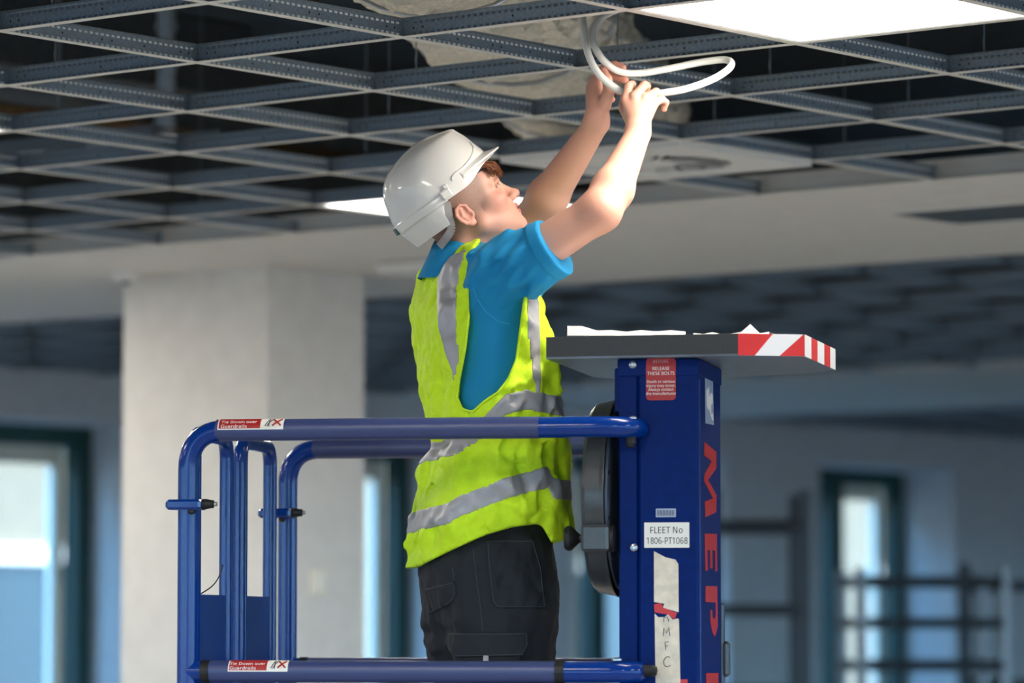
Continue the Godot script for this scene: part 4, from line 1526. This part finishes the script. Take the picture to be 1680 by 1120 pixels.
func person() -> void:
	bx = V(-0.0517,2.0276,0).x
	bc = cos(deg_to_rad(BODY_YAW))
	bs_ = sin(deg_to_rad(BODY_YAW))
	var tilt := deg_to_rad(35.5)
	var turn := deg_to_rad(9.0)
	hf = V(cos(tilt) * cos(turn), sin(tilt), -cos(tilt) * sin(turn))
	hr = V(sin(turn), 0, cos(turn))
	hu = hr.cross(hf)
	e0 = V(-0.0988,2.4765,0.09) - V(0, 0, 0.08)
	neck_a = V(-0.114,2.3648,0) + V(0, 0, 0.0)
	neck_b = V(-0.083,2.4533,0)
	armhole = PackedVector2Array([P(-0.076,2.396), P(-0.0861,2.3476), P(-0.0886,2.2968), P(-0.0873,2.246), P(-0.0948,2.1826), P(-0.1074,2.1192), P(-0.1112,2.0813), P(-0.1011,2.0597), P(-0.0821,2.0534), P(-0.0569,2.0749), P(-0.0316,2.0901), P(-0.0088,2.1192), P(0.0063,2.1572), P(0.0152,2.2206), P(0.0215,2.2714), P(0.0304,2.3159), P(0.0633,2.3603), P(0.0634,2.4494), P(-0.0507,2.4494)])
	hem = PackedVector2Array([P(V(-0.2319,1.7309,0).x, 1.7284), P(V(-0.1933,1.7309,0).x, 1.7322), P(V(-0.1546,1.7309,0).x, 1.7502), P(V(-0.1031,1.7309,0).x, 1.7734), P(V(-0.0515,1.7309,0).x, 1.7953), P(V(0,1.7309,0).x, 1.8108), P(V(0.0515,1.7309,0).x, 1.8185), P(V(0.0631,1.7309,0).x, 1.8133), P(V(0.0825,1.7309,0).x, 1.7798), P(V(0.116,1.7309,0).x, 1.7876)])
	var shoulder := V(-0.033,2.3299,0.16)
	var elbow := V(0.1816,2.4625,0.235)
	var wrist := V(0.2647,2.6379,0.09)
	right_arm = [shoulder, elbow, elbow.lerp(wrist, 0.28) + V(0.004, 0, 0.006), wrist]
	right_palm = [V(0.2662,2.6566,0.085), V(0.2409,2.7162,0.075), V(0.2587,2.7216,0.083), V(0.2805,2.7177,0.083), V(0.3,2.7082,0.077)]
	right_fingers = [
		[[V(0.2408,2.7161,0.076), V(0.2476,2.7457,0.068), V(0.255,2.7528,0.035), V(0.2594,2.7331,0.017)], 0.0102, 0.008],
		[[V(0.2586,2.7214,0.085), V(0.2796,2.7462,0.074), V(0.286,2.7501,0.036), V(0.2827,2.7277,0.018)], 0.0104, 0.008],
		[[V(0.2805,2.7176,0.084), V(0.3041,2.732,0.073), V(0.3105,2.7342,0.038), V(0.3007,2.7168,0.022)], 0.0098, 0.0078],
		[[V(0.3,2.708,0.078), V(0.317,2.7169,0.07), V(0.3253,2.7124,0.055), V(0.3217,2.699,0.048)], 0.0088, 0.007],
		[[V(0.2498,2.6734,0.075), V(0.2376,2.7024,0.052), V(0.2409,2.7287,0.03), V(0.2518,2.7468,0.012)], 0.0135, 0.0088]]
	var l_shoulder := V(-0.0026,2.3502,-0.16)
	var l_elbow := V(0.0346,2.4756,-0.22)
	var l_wrist := V(0.1789,2.6757,-0.045)
	left_arm = [l_shoulder, l_elbow, l_elbow.lerp(l_wrist, 0.3), l_wrist]
	left_palm = [V(0.1827,2.6921,-0.04), V(0.1843,2.7787,-0.048), V(0.1754,2.7722,-0.058), V(0.1703,2.7598,-0.064), V(0.1703,2.7442,-0.066), V(0.2032,2.7328,-0.02)]
	left_fingers = [
		[[V(0.1843,2.7787,-0.048), V(0.2001,2.8053,-0.05), V(0.2209,2.8072,-0.045), V(0.2378,2.8,-0.04)], 0.0098, 0.008],
		[[V(0.1754,2.7722,-0.058), V(0.1965,2.7938,-0.062), V(0.2225,2.7849,-0.055), V(0.2431,2.773,-0.045)], 0.0102, 0.0082],
		[[V(0.1703,2.7598,-0.064), V(0.1942,2.7776,-0.078), V(0.2176,2.7659,-0.07), V(0.229,2.7511,-0.058)], 0.0098, 0.008],
		[[V(0.1703,2.7442,-0.066), V(0.189,2.7574,-0.085), V(0.2072,2.7472,-0.078), V(0.2148,2.735,-0.066)], 0.0088, 0.0072],
		[[V(0.1981,2.7177,-0.025), V(0.2069,2.7469,-0.008), V(0.2029,2.7702,-0.006), V(0.1954,2.7884,-0.014)], 0.0145, 0.0092]]
	sl_a = V(-0.0229,2.3389,0.145)
	sl_b = V(0.0898,2.3882,0.205)
	sl_dir = (elbow - sl_a).normalized()
	sr_a = V(-0.0026,2.3493,-0.15)
	sr_b = l_shoulder.lerp(l_elbow, 0.55)
	sr_dir = (l_elbow - sr_a).normalized()

	var base := V(bx, DECK, 0)
	var o := thing("person", "worker in white hard hat and yellow hi-vis vest reaching up with both arms", "person", WORK + Basis(Vector3.UP, deg_to_rad(YAW)) * base, YAW)
	# skin: head and neck, both arms with their hands, and the trunk under the clothes
	var b := mb()
	nets(b, head_dist, e0 - V(0.13, 0.15, 0.115), e0 + V(0.16, 0.16, 0.115), 0.0026, skin_paint)
	var box := func(pts: Array, grow: float) -> AABB:
		var a := AABB(pts[0], Vector3.ZERO)
		for q: Vector3 in pts: a = a.expand(q)
		return a.grow(grow)
	var all := []
	for f in right_fingers: all.append_array(f[0])
	var bb: AABB = box.call(all + [elbow, wrist, sl_b], 0.056)
	nets(b, func(p: Vector3) -> float: return arm_dist(p, right_arm, right_palm, right_fingers), bb.position, bb.end, 0.003, skin_paint)
	all = []
	for f in left_fingers: all.append_array(f[0])
	bb = box.call(all + [l_elbow, l_wrist], 0.056)
	nets(b, func(p: Vector3) -> float: return arm_dist(p, left_arm, left_palm, left_fingers), bb.position, bb.end, 0.003, skin_paint)
	nets(b, func(p: Vector3) -> float: return minf(minf(loft(to_body(p), VEST_Y0, VEST_XC, VEST_AX, VEST_AZ) + 0.04, slacks_dist(p) + 0.02), cap(p, shoulder, elbow, 0.05, 0.04)), V(bx - 0.25, DECK + 0.05, -0.3), V(bx + 0.3, 2.42, 0.3), 0.02, skin_paint)
	part(o, "body", b, M.skin, base)
	eyes(o, base)
	hair(o, base)
	hard_hat(o, base)
	# polo shirt
	b = mb()
	nets(b, polo_dist, V(bx - 0.2, 1.72, -0.3), V(bx + 0.24, 2.46, 0.32), 0.005, null, 0.014)
	var shirt := part(o, "polo_shirt", b, M.polo_fabric, base)
	collar(shirt, base)
	b = mb()
	nets(b, func(p: Vector3) -> float:
		var t := (p - sl_b).dot(sl_dir)
		return maxf(cap(p, sl_a, sl_b + sl_dir * 0.02, 0.075, 0.0615) - 0.0022, absf(t + 0.0145) - 0.0155), sl_b - V(0.09, 0.09, 0.09), sl_b + V(0.09, 0.09, 0.09), 0.0042)
	part(shirt, "cuff", b, M.polo_fabric, base)
	seam(shirt, "sleeve_seam", polo_dist, [P(-0.081,2.3095), P(-0.0709,2.2816), P(-0.0531,2.2562), P(-0.0278,2.2371), P(-0.0051,2.232)], 0.0008, M.polo_stitch, base)
	# high visibility vest
	b = mb()
	nets(b, vest_dist, V(bx - 0.22, 1.70, -0.26), V(bx + 0.22, 2.46, 0.27), 0.0052, null, 0.016)
	var vest := part(o, "vest", b, M.vest_fabric, base)
	var rim := Array(Geometry2D.offset_polygon(armhole, 0.0035)[0]).filter(func(q: Vector2) -> bool: return q.y < 2.36 and (q.x < sl_a.x or q.y < 2.27))
	var low := 0
	for i in rim.size():        # start at the top of the back edge so that the line runs down and round
		if rim[i].y > rim[low].y and rim[i].x < sl_a.x - 0.02: low = i
	rim = rim.slice(low) + rim.slice(0, low)
	seam(vest, "armhole_binding", vest_dist, rim, 0.0026, M.vest_fabric, base)
	# reflective tapes: two bands round the body, braces over back and front
	var band := func(p: Vector3, pts: PackedVector2Array, hw: float) -> float:
		var yc := pts[0].y
		for i in pts.size() - 1:
			if p.x >= pts[i].x: yc = lerpf(pts[i].y, pts[i + 1].y, clampf((p.x - pts[i].x) / (pts[i + 1].x - pts[i].x), 0.0, 1.0))
		return absf(p.y - yc) - hw
	var upper := PackedVector2Array([P(V(-0.1937,1.9733,0).x, 1.9695), P(V(-0.1808,1.9733,0).x, 1.9733), P(V(-0.1162,1.9733,0).x, 1.9824), P(V(-0.0581,1.9733,0).x, 2.0173), P(V(-0.0129,1.9733,0).x, 2.0638), P(V(0.0284,1.9733,0).x, 2.0742), P(V(0.1162,1.9733,0).x, 2.0613)])
	var lower := PackedVector2Array([P(V(-0.2195,1.9733,0).x, 1.8237), P(V(-0.1317,1.9733,0).x, 1.8391), P(V(-0.1136,1.9733,0).x, 1.852), P(V(-0.0129,1.9733,0).x, 1.8907), P(V(0.0749,1.9733,0).x, 1.9152), P(V(0.0852,1.9733,0).x, 1.8907), P(V(0.1227,1.9733,0).x, 1.8907)])
	for q in [[upper, 0.022, 1.90, 2.13], [lower, 0.0235, 1.76, 1.98]]:
		b = mb()
		nets(b, func(p: Vector3) -> float: return tape(p, 0.0014, band.call(p, q[0], q[1])), V(bx - 0.22, q[2], -0.26), V(bx + 0.22, q[3], 0.27), 0.005, null, 0.016)
		part(vest, "reflective_tape", b, M.reflective, base)
	var brace_b := PackedVector2Array([P(-0.1303,2.3847), P(-0.092,2.395), P(-0.106,2.354), P(-0.1136,2.3027), P(-0.1148,2.2259), P(-0.1084,2.162), P(-0.1211,2.1109), P(-0.1275,2.139), P(-0.1403,2.1747), P(-0.1544,2.2259), P(-0.1583,2.3027), P(-0.1571,2.3411)])
	var brace_f := PackedVector2Array([P(0.0294,2.3155), P(0.0562,2.3155), P(0.0587,2.2003), P(0.0612,2.1492), P(0.0599,2.0879), P(0.0459,2.0853), P(0.0395,2.1492), P(0.0293,2.2259)])
	for q in [[brace_b, -0.14, 0.03], [brace_f, 0.02, 0.2]]:
		b = mb()
		nets(b, func(p: Vector3) -> float:
			return tape(p, 0.0014, maxf(poly_dist(Vector2(p.x, p.y), q[0]), 0.02 - p.z)), V(bx - 0.22, 2.06, -0.24), V(bx + 0.2, 2.43, 0.27), 0.005, null, 0.016)
		part(vest, "reflective_brace", b, M.reflective, base)
	# work trousers with sewn-on pockets
	b = mb()
	nets(b, slacks_dist, V(bx - 0.22, DECK + 0.02, -0.26), V(bx + 0.24, 1.87, 0.27), 0.0065, null, 0.012)
	var tr := part(o, "work_trousers", b, M.trouser_fabric, base)
	for q in [
		[PackedVector2Array([P(-0.0543,1.7863), P(0.0455,1.7863), P(0.0631,1.7283), P(0.0719,1.6426), P(-0.0303,1.6426), P(-0.0416,1.6552), P(-0.0505,1.7283)]), 0.0035],
		[PackedVector2Array([P(-0.1862,1.6845), P(-0.1191,1.7009), P(-0.114,1.6681), P(-0.1317,1.6491), P(-0.1747,1.6301), P(-0.1849,1.6592)]), 0.003],
		[PackedVector2Array([P(-0.1312,1.5935), P(0.0328,1.5948), P(0.0353,1.5671), P(0.0227,1.5445), P(-0.116,1.5407), P(-0.1349,1.5571)]), 0.0055]]:
		b = mb()
		nets(b, func(p: Vector3) -> float:
			return maxf(maxf(slacks_dist(p) - q[1], poly_dist(Vector2(p.x, p.y), q[0])), 0.02 - p.z), V(bx - 0.2, 1.5, -0.02), V(bx + 0.2, 1.84, 0.26), 0.005, null, 0.012)
		var pk := part(tr, "pocket", b, M.trouser_pocket, base)
		seam(pk, "stitch_line", func(p: Vector3) -> float: return slacks_dist(p) - q[1], Array(Geometry2D.offset_polygon(q[0], -0.004)[0]), 0.0009, M.stitch, base, true)
	seam(tr, "side_seam", slacks_dist, [P(-0.0808,1.7661), P(-0.0732,1.7031), P(-0.0643,1.6401), P(-0.0605,1.5973)], 0.0009, M.stitch, base)
	seam(tr, "side_seam", slacks_dist, [P(-0.124,1.7286), P(-0.1202,1.7008)], 0.0009, M.stitch, base)
	b = mb()
	b.box(V(-0.054,1.536,0.205), V(0.011, 0.02, 0.003), 0.0008)
	part(tr, "label_tab", b, M.reflective, base)
	for s: float in [1.0, -1.0]:
		var fx := 0.01 if s > 0 else 0.03
		b = mb()
		var heel := V(bx + fx * bc + s * 0.11 * bs_, DECK, -fx * bs_ + s * 0.11 * bc)
		var fw := V(bc, 0, -bs_)
		nets(b, func(p: Vector3) -> float:
			var d := cap(p, heel + V(0, 0.05, 0) - fw * 0.04, heel + V(0, 0.045, 0) + fw * 0.15, 0.045, 0.042)
			d = smin(d, cap(p, heel + V(0, 0.06, 0), heel + V(0, 0.14, 0), 0.052, 0.055), 0.04)
			return maxf(d, DECK + 0.001 - p.y), heel + V(-0.15, -0.02, -0.18), heel + V(0.24, 0.22, 0.14), 0.009)
		part(o, "boot", b, M.boot, base)

# a sewn line: follows a drawn path over the near surface of a garment
func seam(parent: Node3D, called: String, fn: Callable, pts: Array, r: float, m: Material, base: Vector3, closed := false) -> void:
	var line := []
	var src := pts.duplicate()
	if closed: src.append(pts[0])
	for i in src.size() - 1:
		var n := maxi(2, int(src[i].distance_to(src[i + 1]) / 0.006))
		for k in n: line.append((src[i] as Vector2).lerp(src[i + 1], float(k) / n))
	line.append(src[-1])
	var path := []
	for q: Vector2 in line:
		var z := 0.3
		for it in 60:
			var d: float = fn.call(V(q.x, q.y, z))
			if d < 0.0006: break
			z -= maxf(d * 0.6, 0.0008)
		if z > -0.05: path.append(V(q.x, q.y, z + r * 0.3))
	for it in 2:       # take the grid's roughness out
		for i in range(1, path.size() - 1): path[i].z = (path[i - 1].z + path[i].z * 2.0 + path[i + 1].z) * 0.25
	var b := mb()
	b.tube(path, r, 6)
	part(parent, called, b, m, base)

func eyes(o: Node3D, base: Vector3) -> void:
	for s: float in [1.0, -1.0]:
		var c := from_head(79, 12.5, s * 32)
		var b := mb()
		var prof := []
		for i in 13: prof.append(P(sin(PI * i / 12) * 0.012, -cos(PI * i / 12) * 0.012))
		b.lathe(c, hf, prof, 20)
		var e := part(o, "eye", b, M.eye_white, base)
		b = mb()
		b.lathe(c, hf, [P(0.0058, 0.0106), P(0.004, 0.0119), P(0, 0.0125)], 16)
		part(e, "iris", b, M.iris, base)

func hair(o: Node3D, base: Vector3) -> void:
	var rng := RandomNumberGenerator.new()
	rng.seed = 11
	var b := mb()
	for i in 420:
		var z := rng.randf_range(-58, 58)
		var k := 1.0 - pow(absf(z) / 66.0, 2.0)
		var root := from_head(72 + 28 * k + rng.randf_range(-5, 0), 66 + rng.randf_range(-4, 8), z)
		var lift_f := rng.randf_range(0, 10)
		var drop := rng.randf_range(12, 44) * (0.75 + 0.25 * k)
		var mid := from_head(78 + 29 * k + lift_f, 66 - drop * 0.45, z + rng.randf_range(-3, 3))
		var tip := from_head(74 + 31 * k + lift_f + rng.randf_range(-2, 5), 66 - drop, z + rng.randf_range(-11, 11))
		b.tube(curve([root, mid, tip], 3), [0.0017, 0.0017, 0.0016, 0.0014, 0.0011, 0.0008, 0.0003], 5, false)
	part(o, "hair", b, M.hair, base)

# hard hat, drawn in the head's axes in millimetres
const HAT_U := [48.0, 70.0, 95.0, 120.0, 140.0, 155.0, 165.0, 174.0, 180.0, 184.0]
const HAT_B := [-136.0, -138.0, -133.0, -125.0, -113.0, -98.0, -82.0, -57.0, -32.0, -6.0]
const HAT_F := [104.0, 107.0, 108.0, 99.0, 91.0, 84.0, 78.0, 50.0, 28.0, 2.0]
const HAT_W := [110.0, 111.0, 109.0, 104.0, 96.0, 86.0, 75.0, 55.0, 34.0, 6.0]

func hat_at(u: float, ang: float) -> Vector3:     # point of the shell at height u, angle from the front, in the head's millimetres
	var i := 0
	while i < HAT_U.size() - 2 and u > HAT_U[i + 1]: i += 1
	var t: float = (u - HAT_U[i]) / (HAT_U[i + 1] - HAT_U[i])
	var get := func(a: Array) -> float:
		return cubic_interpolate(a[i], a[i + 1], a[maxi(i - 1, 0)], a[mini(i + 2, a.size() - 1)], t)
	var f0: float = get.call(HAT_B)
	var f1: float = get.call(HAT_F)
	var w: float = get.call(HAT_W)
	var c := (f0 + f1) * 0.5
	var h := (f1 - f0) * 0.5
	var x := signf(cos(ang)) * pow(absf(cos(ang)), 0.92)
	var z := signf(sin(ang)) * pow(absf(sin(ang)), 0.92)
	var p := Vector3(c + h * x, u, w * z)
	# raised crown ridge from front to back
	var ridge := smoothstep(34.0, 26.0, absf(p.z)) * smoothstep(100.0, 140.0, u)
	var out := Vector3(x / h, 0, z / w).normalized()
	return p + (out * 2.0 + Vector3.UP * 2.5) * ridge

func hard_hat(o: Node3D, base: Vector3) -> void:
	var hat := Node3D.new()
	hat.name = "hard_hat"
	o.add_child(hat)
	var seg := 96
	var rows := 40
	var pts := []
	for j in rows + 1:
		var row := []
		for k in seg:
			var a := TAU * k / seg
			var t := pow(float(j) / rows, 0.8)
			var rim := 48.0 + 22.0 * smoothstep(20.0, 100.0, 106.0 * cos(a))
			row.append(hat_at(lerpf(rim, 183.9, sin(t * PI * 0.5)), a))
		pts.append(row)
	var wp := func(v: Vector3) -> Vector3: return from_head(v.x, v.y, v.z)
	var b := mb()
	var smooth := func(m: MB, grid: Array, closed: bool, inner: Vector3) -> void:
		var nr := grid.size()
		var nk: int = grid[0].size()
		var nrm := []
		for j in nr:
			var row := []
			for k in nk:
				var k0 := (k - 1 + nk) % nk if closed else maxi(k - 1, 0)
				var k1 := (k + 1) % nk if closed else mini(k + 1, nk - 1)
				var n: Vector3 = (grid[j][k1] - grid[j][k0]).cross(grid[mini(j + 1, nr - 1)][k] - grid[maxi(j - 1, 0)][k]).normalized()
				if n.dot(grid[j][k] - inner) < 0.0: n = -n
				row.append(n)
			nrm.append(row)
		for j in nr - 1:
			for k in (nk if closed else nk - 1):
				var k1 := (k + 1) % nk
				m.squad(grid[j][k], grid[j][k1], grid[j + 1][k1], grid[j + 1][k], nrm[j][k], nrm[j][k1], nrm[j + 1][k1], nrm[j + 1][k])
	var world := []
	for row in pts:
		var r := []
		for v: Vector3 in row: r.append(wp.call(v))
		world.append(r)
	smooth.call(b, world, true, from_head(-10, 80, 0))
	# close the crown
	var top: Vector3 = from_head(-2, 186.5, 0)
	for k in seg: b.tri(world[rows][k], world[rows][(k + 1) % seg], top, hu, hu, hu)
	# inside of the shell, a little smaller
	var inside := []
	for row in pts.slice(0, 30):
		var r := []
		for v: Vector3 in row: r.append(wp.call(Vector3(-14, v.y, 0) + Vector3(v.x + 14, 0, v.z) * 0.965))
		inside.append(r)
	smooth.call(b, inside, true, from_head(-10, 80, 0))
	for k in seg:
		b.quad(world[0][k], world[0][(k + 1) % seg], inside[0][(k + 1) % seg], inside[0][k], -hu)
	part(hat, "shell", b, M.hat_shell, base)
	# peak
	b = mb()
	var up := []
	var dn := []
	for j in 9:
		var ru := []
		var rd := []
		var s := j / 8.0
		for k in 41:
			var a := lerpf(-1.28, 1.28, k / 40.0)
			var e := hat_at(78.0, a)
			var reach := 36.0 * pow(cos(a * 1.2), 0.8)
			var f := e.x - 2.0 + reach * s
			var drop := 7.0 * (1.0 - cos(a))
			ru.append(from_head(f, lerpf(91.0, 80.5, pow(s, 0.7)) - drop * 1.4, e.z * (1.0 + 0.02 * s)))
			rd.append(from_head(f, lerpf(71.0, 77.5, s) - drop * 1.4, e.z * (1.0 + 0.02 * s)))
		up.append(ru)
		dn.append(rd)
	smooth.call(b, up, false, from_head(90, 0, 0))
	smooth.call(b, dn, false, from_head(110, 300, 0))
	for k in 40: b.quad(up[8][k], up[8][k + 1], dn[8][k + 1], dn[8][k], hf)
	part(hat, "peak", b, M.hat_shell, base)
	# proud skirt band round the sides and back
	b = mb()
	var g := []
	for q in [[46.5, 1.0], [46.5, 4.0], [50.0, 5.0], [63.0, 5.0], [67.0, 0.0]]:
		var r := []
		for k in 61:
			var a := lerpf(1.68, TAU - 1.68, k / 60.0)
			var v := hat_at(maxf(q[0], 48.0), a)
			var outv := Vector3(v.x + 14, 0, v.z).normalized()
			r.append(from_head(v.x + outv.x * q[1], q[0], v.z + outv.z * q[1]))
		g.append(r)
	smooth.call(b, g, false, from_head(-14, 56, 0))
	part(hat, "skirt_band", b, M.hat_shell, base)
	# nape guard below the band
	b = mb()
	g = []
	for j in 6:
		var r := []
		for k in 41:
			var a := lerpf(1.72, TAU - 1.72, k / 40.0)
			var edge: float = 1.0 - pow(absf(k / 20.0 - 1.0), 5.0)
			var v := hat_at(48.0, a)
			var u := 48.0 - 45.0 * (j / 5.0)
			var s := 1.0 - 0.02 * j
			# the front ends slope back towards the nape
			var f := v.x * s - (j / 5.0) * 34.0 * smoothstep(-70.0, -10.0, v.x)
			r.append(from_head(f, lerpf(48.0, u, clampf(edge * 3.0, 0.0, 1.0)), v.z * s))
		g.append(r)
	smooth.call(b, g, false, from_head(-14, 30, 0))
	part(hat, "nape_guard", b, M.hat_shell, base)
	# side slot, raised ribs, harness
	for s: float in [1.0, -1.0]:
		var slot := hat_at(66, s * 1.60)
		b = mb()
		var bas := Basis(hf, hu, hr)
		b.box(from_head(slot.x - 8, 60, slot.z + s * 2), V(0.024, 0.020, 0.012), 0.003, bas)
		b.box(from_head(slot.x, 74, slot.z - s * 1), V(0.012, 0.010, 0.012), 0.002, bas)
		part(hat, "slot_block", b, M.hat_shell, base)
		b = mb()
		var line := []
		for q in [[122.0, 0.42], [106.0, 0.62], [92.0, 0.95], [86.0, 1.2], [84.0, 1.42], [76.0, 1.47]]:
			var v := hat_at(q[0], s * q[1])
			line.append(from_head(v.x * 1.003, v.y, v.z * 1.003))
		b.tube(curve(line, 4), 0.0022, 8)
		part(hat, "rib", b, M.hat_shell, base)
		b = mb()
		var strap := [from_head(-33, 46, s * 90), from_head(-46, 18, s * 88), from_head(-56, -6, s * 82), from_head(-76, -16, s * 70), from_head(-92, -22, s * 40)]
		var sp := curve(strap, 5)
		for i in sp.size() - 1:
			var d: Vector3 = sp[i + 1] - sp[i]
			var outw: Vector3 = (hr * s - hf * (0.5 * i / sp.size())).normalized()
			var across := d.normalized().cross(outw).normalized() * 0.0085
			b.quad(sp[i] - across, sp[i] + across, sp[i + 1] + across, sp[i + 1] - across, outw)
			b.quad(sp[i] - across - outw * 0.002, sp[i] + across - outw * 0.002, sp[i + 1] + across - outw * 0.002, sp[i + 1] - across - outw * 0.002, -outw)
		part(hat, "harness_strap", b, M.strap_grey, base)
	b = mb()
	var ring := []
	for k in 49:
		var a := TAU * k / 48
		ring.append(from_head(-6 + 103 * cos(a), 62 + 4 * cos(a), 86 * sin(a)))
	b.tube(ring, 0.007, 8, false)
	part(hat, "sweatband", b, M.rubber, base)
	b = mb()
	var clip := hat_at(50.0, PI)
	b.box(from_head(clip.x - 5, 55, 0), V(0.006, 0.016, 0.03), 0.001, Basis(hf, hu, hr))
	part(hat, "rear_clip", b, M.frame_teal, base)

func collar(o: Node3D, base: Vector3) -> void:
	# turned-down knit collar round the neck, leaning forward with it
	var b := mb()
	var c := V(-0.1076,2.3882,0)
	var ax := V(0.34, 1.0, 0.0).normalized()
	var side := V(0, 0, 1)
	var fw := side.cross(ax) * -1.0
	var rows := []
	for q in [[-0.06, 0.076, 0.0], [-0.02, 0.0715, 0.0], [0.006, 0.069, 0.0], [0.02, 0.0665, 0.0], [0.0245, 0.0645, 0.0], [0.021, 0.0615, 0.0], [0.0, 0.062, 0.0]]:
		var r := []
		for k in 49:
			var a := TAU * k / 48
			var dip := 0.012 * smoothstep(0.2, 1.0, cos(a))
			r.append(c + ax * (q[0] - dip) + fw * cos(a) * q[1] * -0.98 + side * sin(a) * q[1])
		rows.append(r)
	for j in rows.size() - 1:
		for k in 48:
			var mid: Vector3 = c + ax * ((rows[j][k] - c) as Vector3).dot(ax)
			var out: Vector3 = (rows[j][k] - mid).normalized() + ax * 0.2
			if j >= 4: out = -(rows[j][k] - mid).normalized() + ax * 0.5
			b.quad(rows[j][k], rows[j][k + 1], rows[j + 1][k + 1], rows[j + 1][k], out)
	part(o, "collar", b, M.polo_fabric, base)

# ------------------------------------------------------------------ the cable
func cable() -> void:
	var base := V(0.2334,2.7666,0.02)
	var o := thing("cable", "looped white cable hanging from the ceiling in the worker's hands", "cable", WORK + Basis(Vector3.UP, deg_to_rad(YAW)) * base, YAW)
	var pts := [V(0.1551,3.0172,-0.15), V(0.1518,2.9589,-0.12), V(0.1533,2.8965,-0.06), V(0.1614,2.8291,-0.005), V(0.179,2.7865,0.018), V(0.2073,2.7554,0.026), V(0.2395,2.7363,0.032), V(0.2782,2.7292,0.036), V(0.3169,2.7339,0.04), V(0.3685,2.7423,0.045), V(0.4205,2.7613,0.04), V(0.4566,2.7849,0.02), V(0.4692,2.8063,-0.02), V(0.4558,2.8199,-0.06), V(0.4069,2.8175,-0.08), V(0.3411,2.8036,-0.075), V(0.275,2.7909,-0.06), V(0.2283,2.7906,-0.03), V(0.1953,2.8115,-0.01), V(0.1749,2.8498,-0.03), V(0.1743,2.886,-0.06), V(0.1947,2.917,-0.09), V(0.2268,2.9361,-0.11), V(0.2779,2.9621,-0.14), V(0.3466,3.012,-0.2)]
	var b := mb()
	b.tube(curve(pts, 7), 0.0078, 12)
	part(o, "sheath", b, M.cable_white, base)

const PANEL := 1.0
const DUCT_A := Vector3(0.192, 3.1, 0.874)
const DUCT_B := Vector3(3.373, 3.1, -0.991)
const SWITCH := Vector3(4.6293, 1.763, -3.23)

func _ready() -> void:
	# camera: a long lens from standing height, looking slightly up, wide open
	var cam := Camera3D.new()
	cam.name = "camera"
	add_child(cam)
	cam.position = V(-5.8014, 1.6, 6.0643)
	cam.rotation_degrees = V(4.1219, YAW, 0)
	var lens := CameraAttributesPhysical.new()
	lens.frustum_focal_length = 140.31
	lens.frustum_focus_distance = 8.38
	lens.exposure_aperture = 2.8
	cam.attributes = lens
	cam.fov = rad_to_deg(2.0 * atan(560.0 / 6547.8))
	cam.near = 0.05
	cam.far = 200.0
	cam.current = true
	# sky, sun, exposure
	var sky := ProceduralSkyMaterial.new()
	sky.sky_top_color = Color(0.27, 0.55, 0.8)
	sky.sky_horizon_color = Color(0.62, 0.84, 0.97)
	sky.ground_bottom_color = Color(0.3, 0.32, 0.35)
	sky.ground_horizon_color = Color(0.6, 0.66, 0.72)
	sky.energy_multiplier = 9.0
	var env := Environment.new()
	env.background_mode = Environment.BG_SKY
	env.sky = Sky.new()
	env.sky.sky_material = sky
	env.tonemap_mode = Environment.TONE_MAPPER_LINEAR
	env.tonemap_exposure = 2.45
	env.sdfgi_enabled = true
	env.ssao_enabled = true
	env.ssil_enabled = true
	var we := WorldEnvironment.new()
	we.name = "world"
	we.environment = env
	add_child(we)
	var sun := DirectionalLight3D.new()
	sun.name = "sun"
	add_child(sun)
	sun.rotation_degrees = V(-62, 20, 0)
	sun.light_color = Color(1.0, 0.93, 0.82)
	sun.light_energy = 3.0
	sun.light_angular_distance = 0.5
	sun.shadow_enabled = true

	folds = FastNoiseLite.new()
	folds.seed = 4
	folds.noise_type = FastNoiseLite.TYPE_SIMPLEX_SMOOTH
	folds.frequency = 1.0
	folds.fractal_octaves = 2
	grain = FastNoiseLite.new()
	grain.seed = 9
	grain.frequency = 1.0
	grain.fractal_octaves = 3
	materials()
	shell()
	soffits()
	ceiling_grid()
	far_grid(5.62, 10.46)
	far_grid(13.46, X1)
	lights()
	diffuser()
	outside()
	lift()
	person()
	cable()
	services()
	fittings()
	backdrop()

func backdrop() -> void:
	tower(V(9.71, 0, -4.97), YAW, "dark railed platform beside the mast, left of the far window", 0.42, 0.7, [1.3, 1.69, 2.085], 2.25, false)
	tower(V(11.05, 0, -4.9), YAW + 4.0, "railed platform with pale posts in front of the far window", 0.72, 0.6, [1.42, 1.63, 1.835], 1.9, true)
	tower(V(12.75, 0, -5.2), YAW - 8.0, "railed platform at the right edge of the picture", 0.9, 0.6, [1.3, 1.83], 1.95, false)
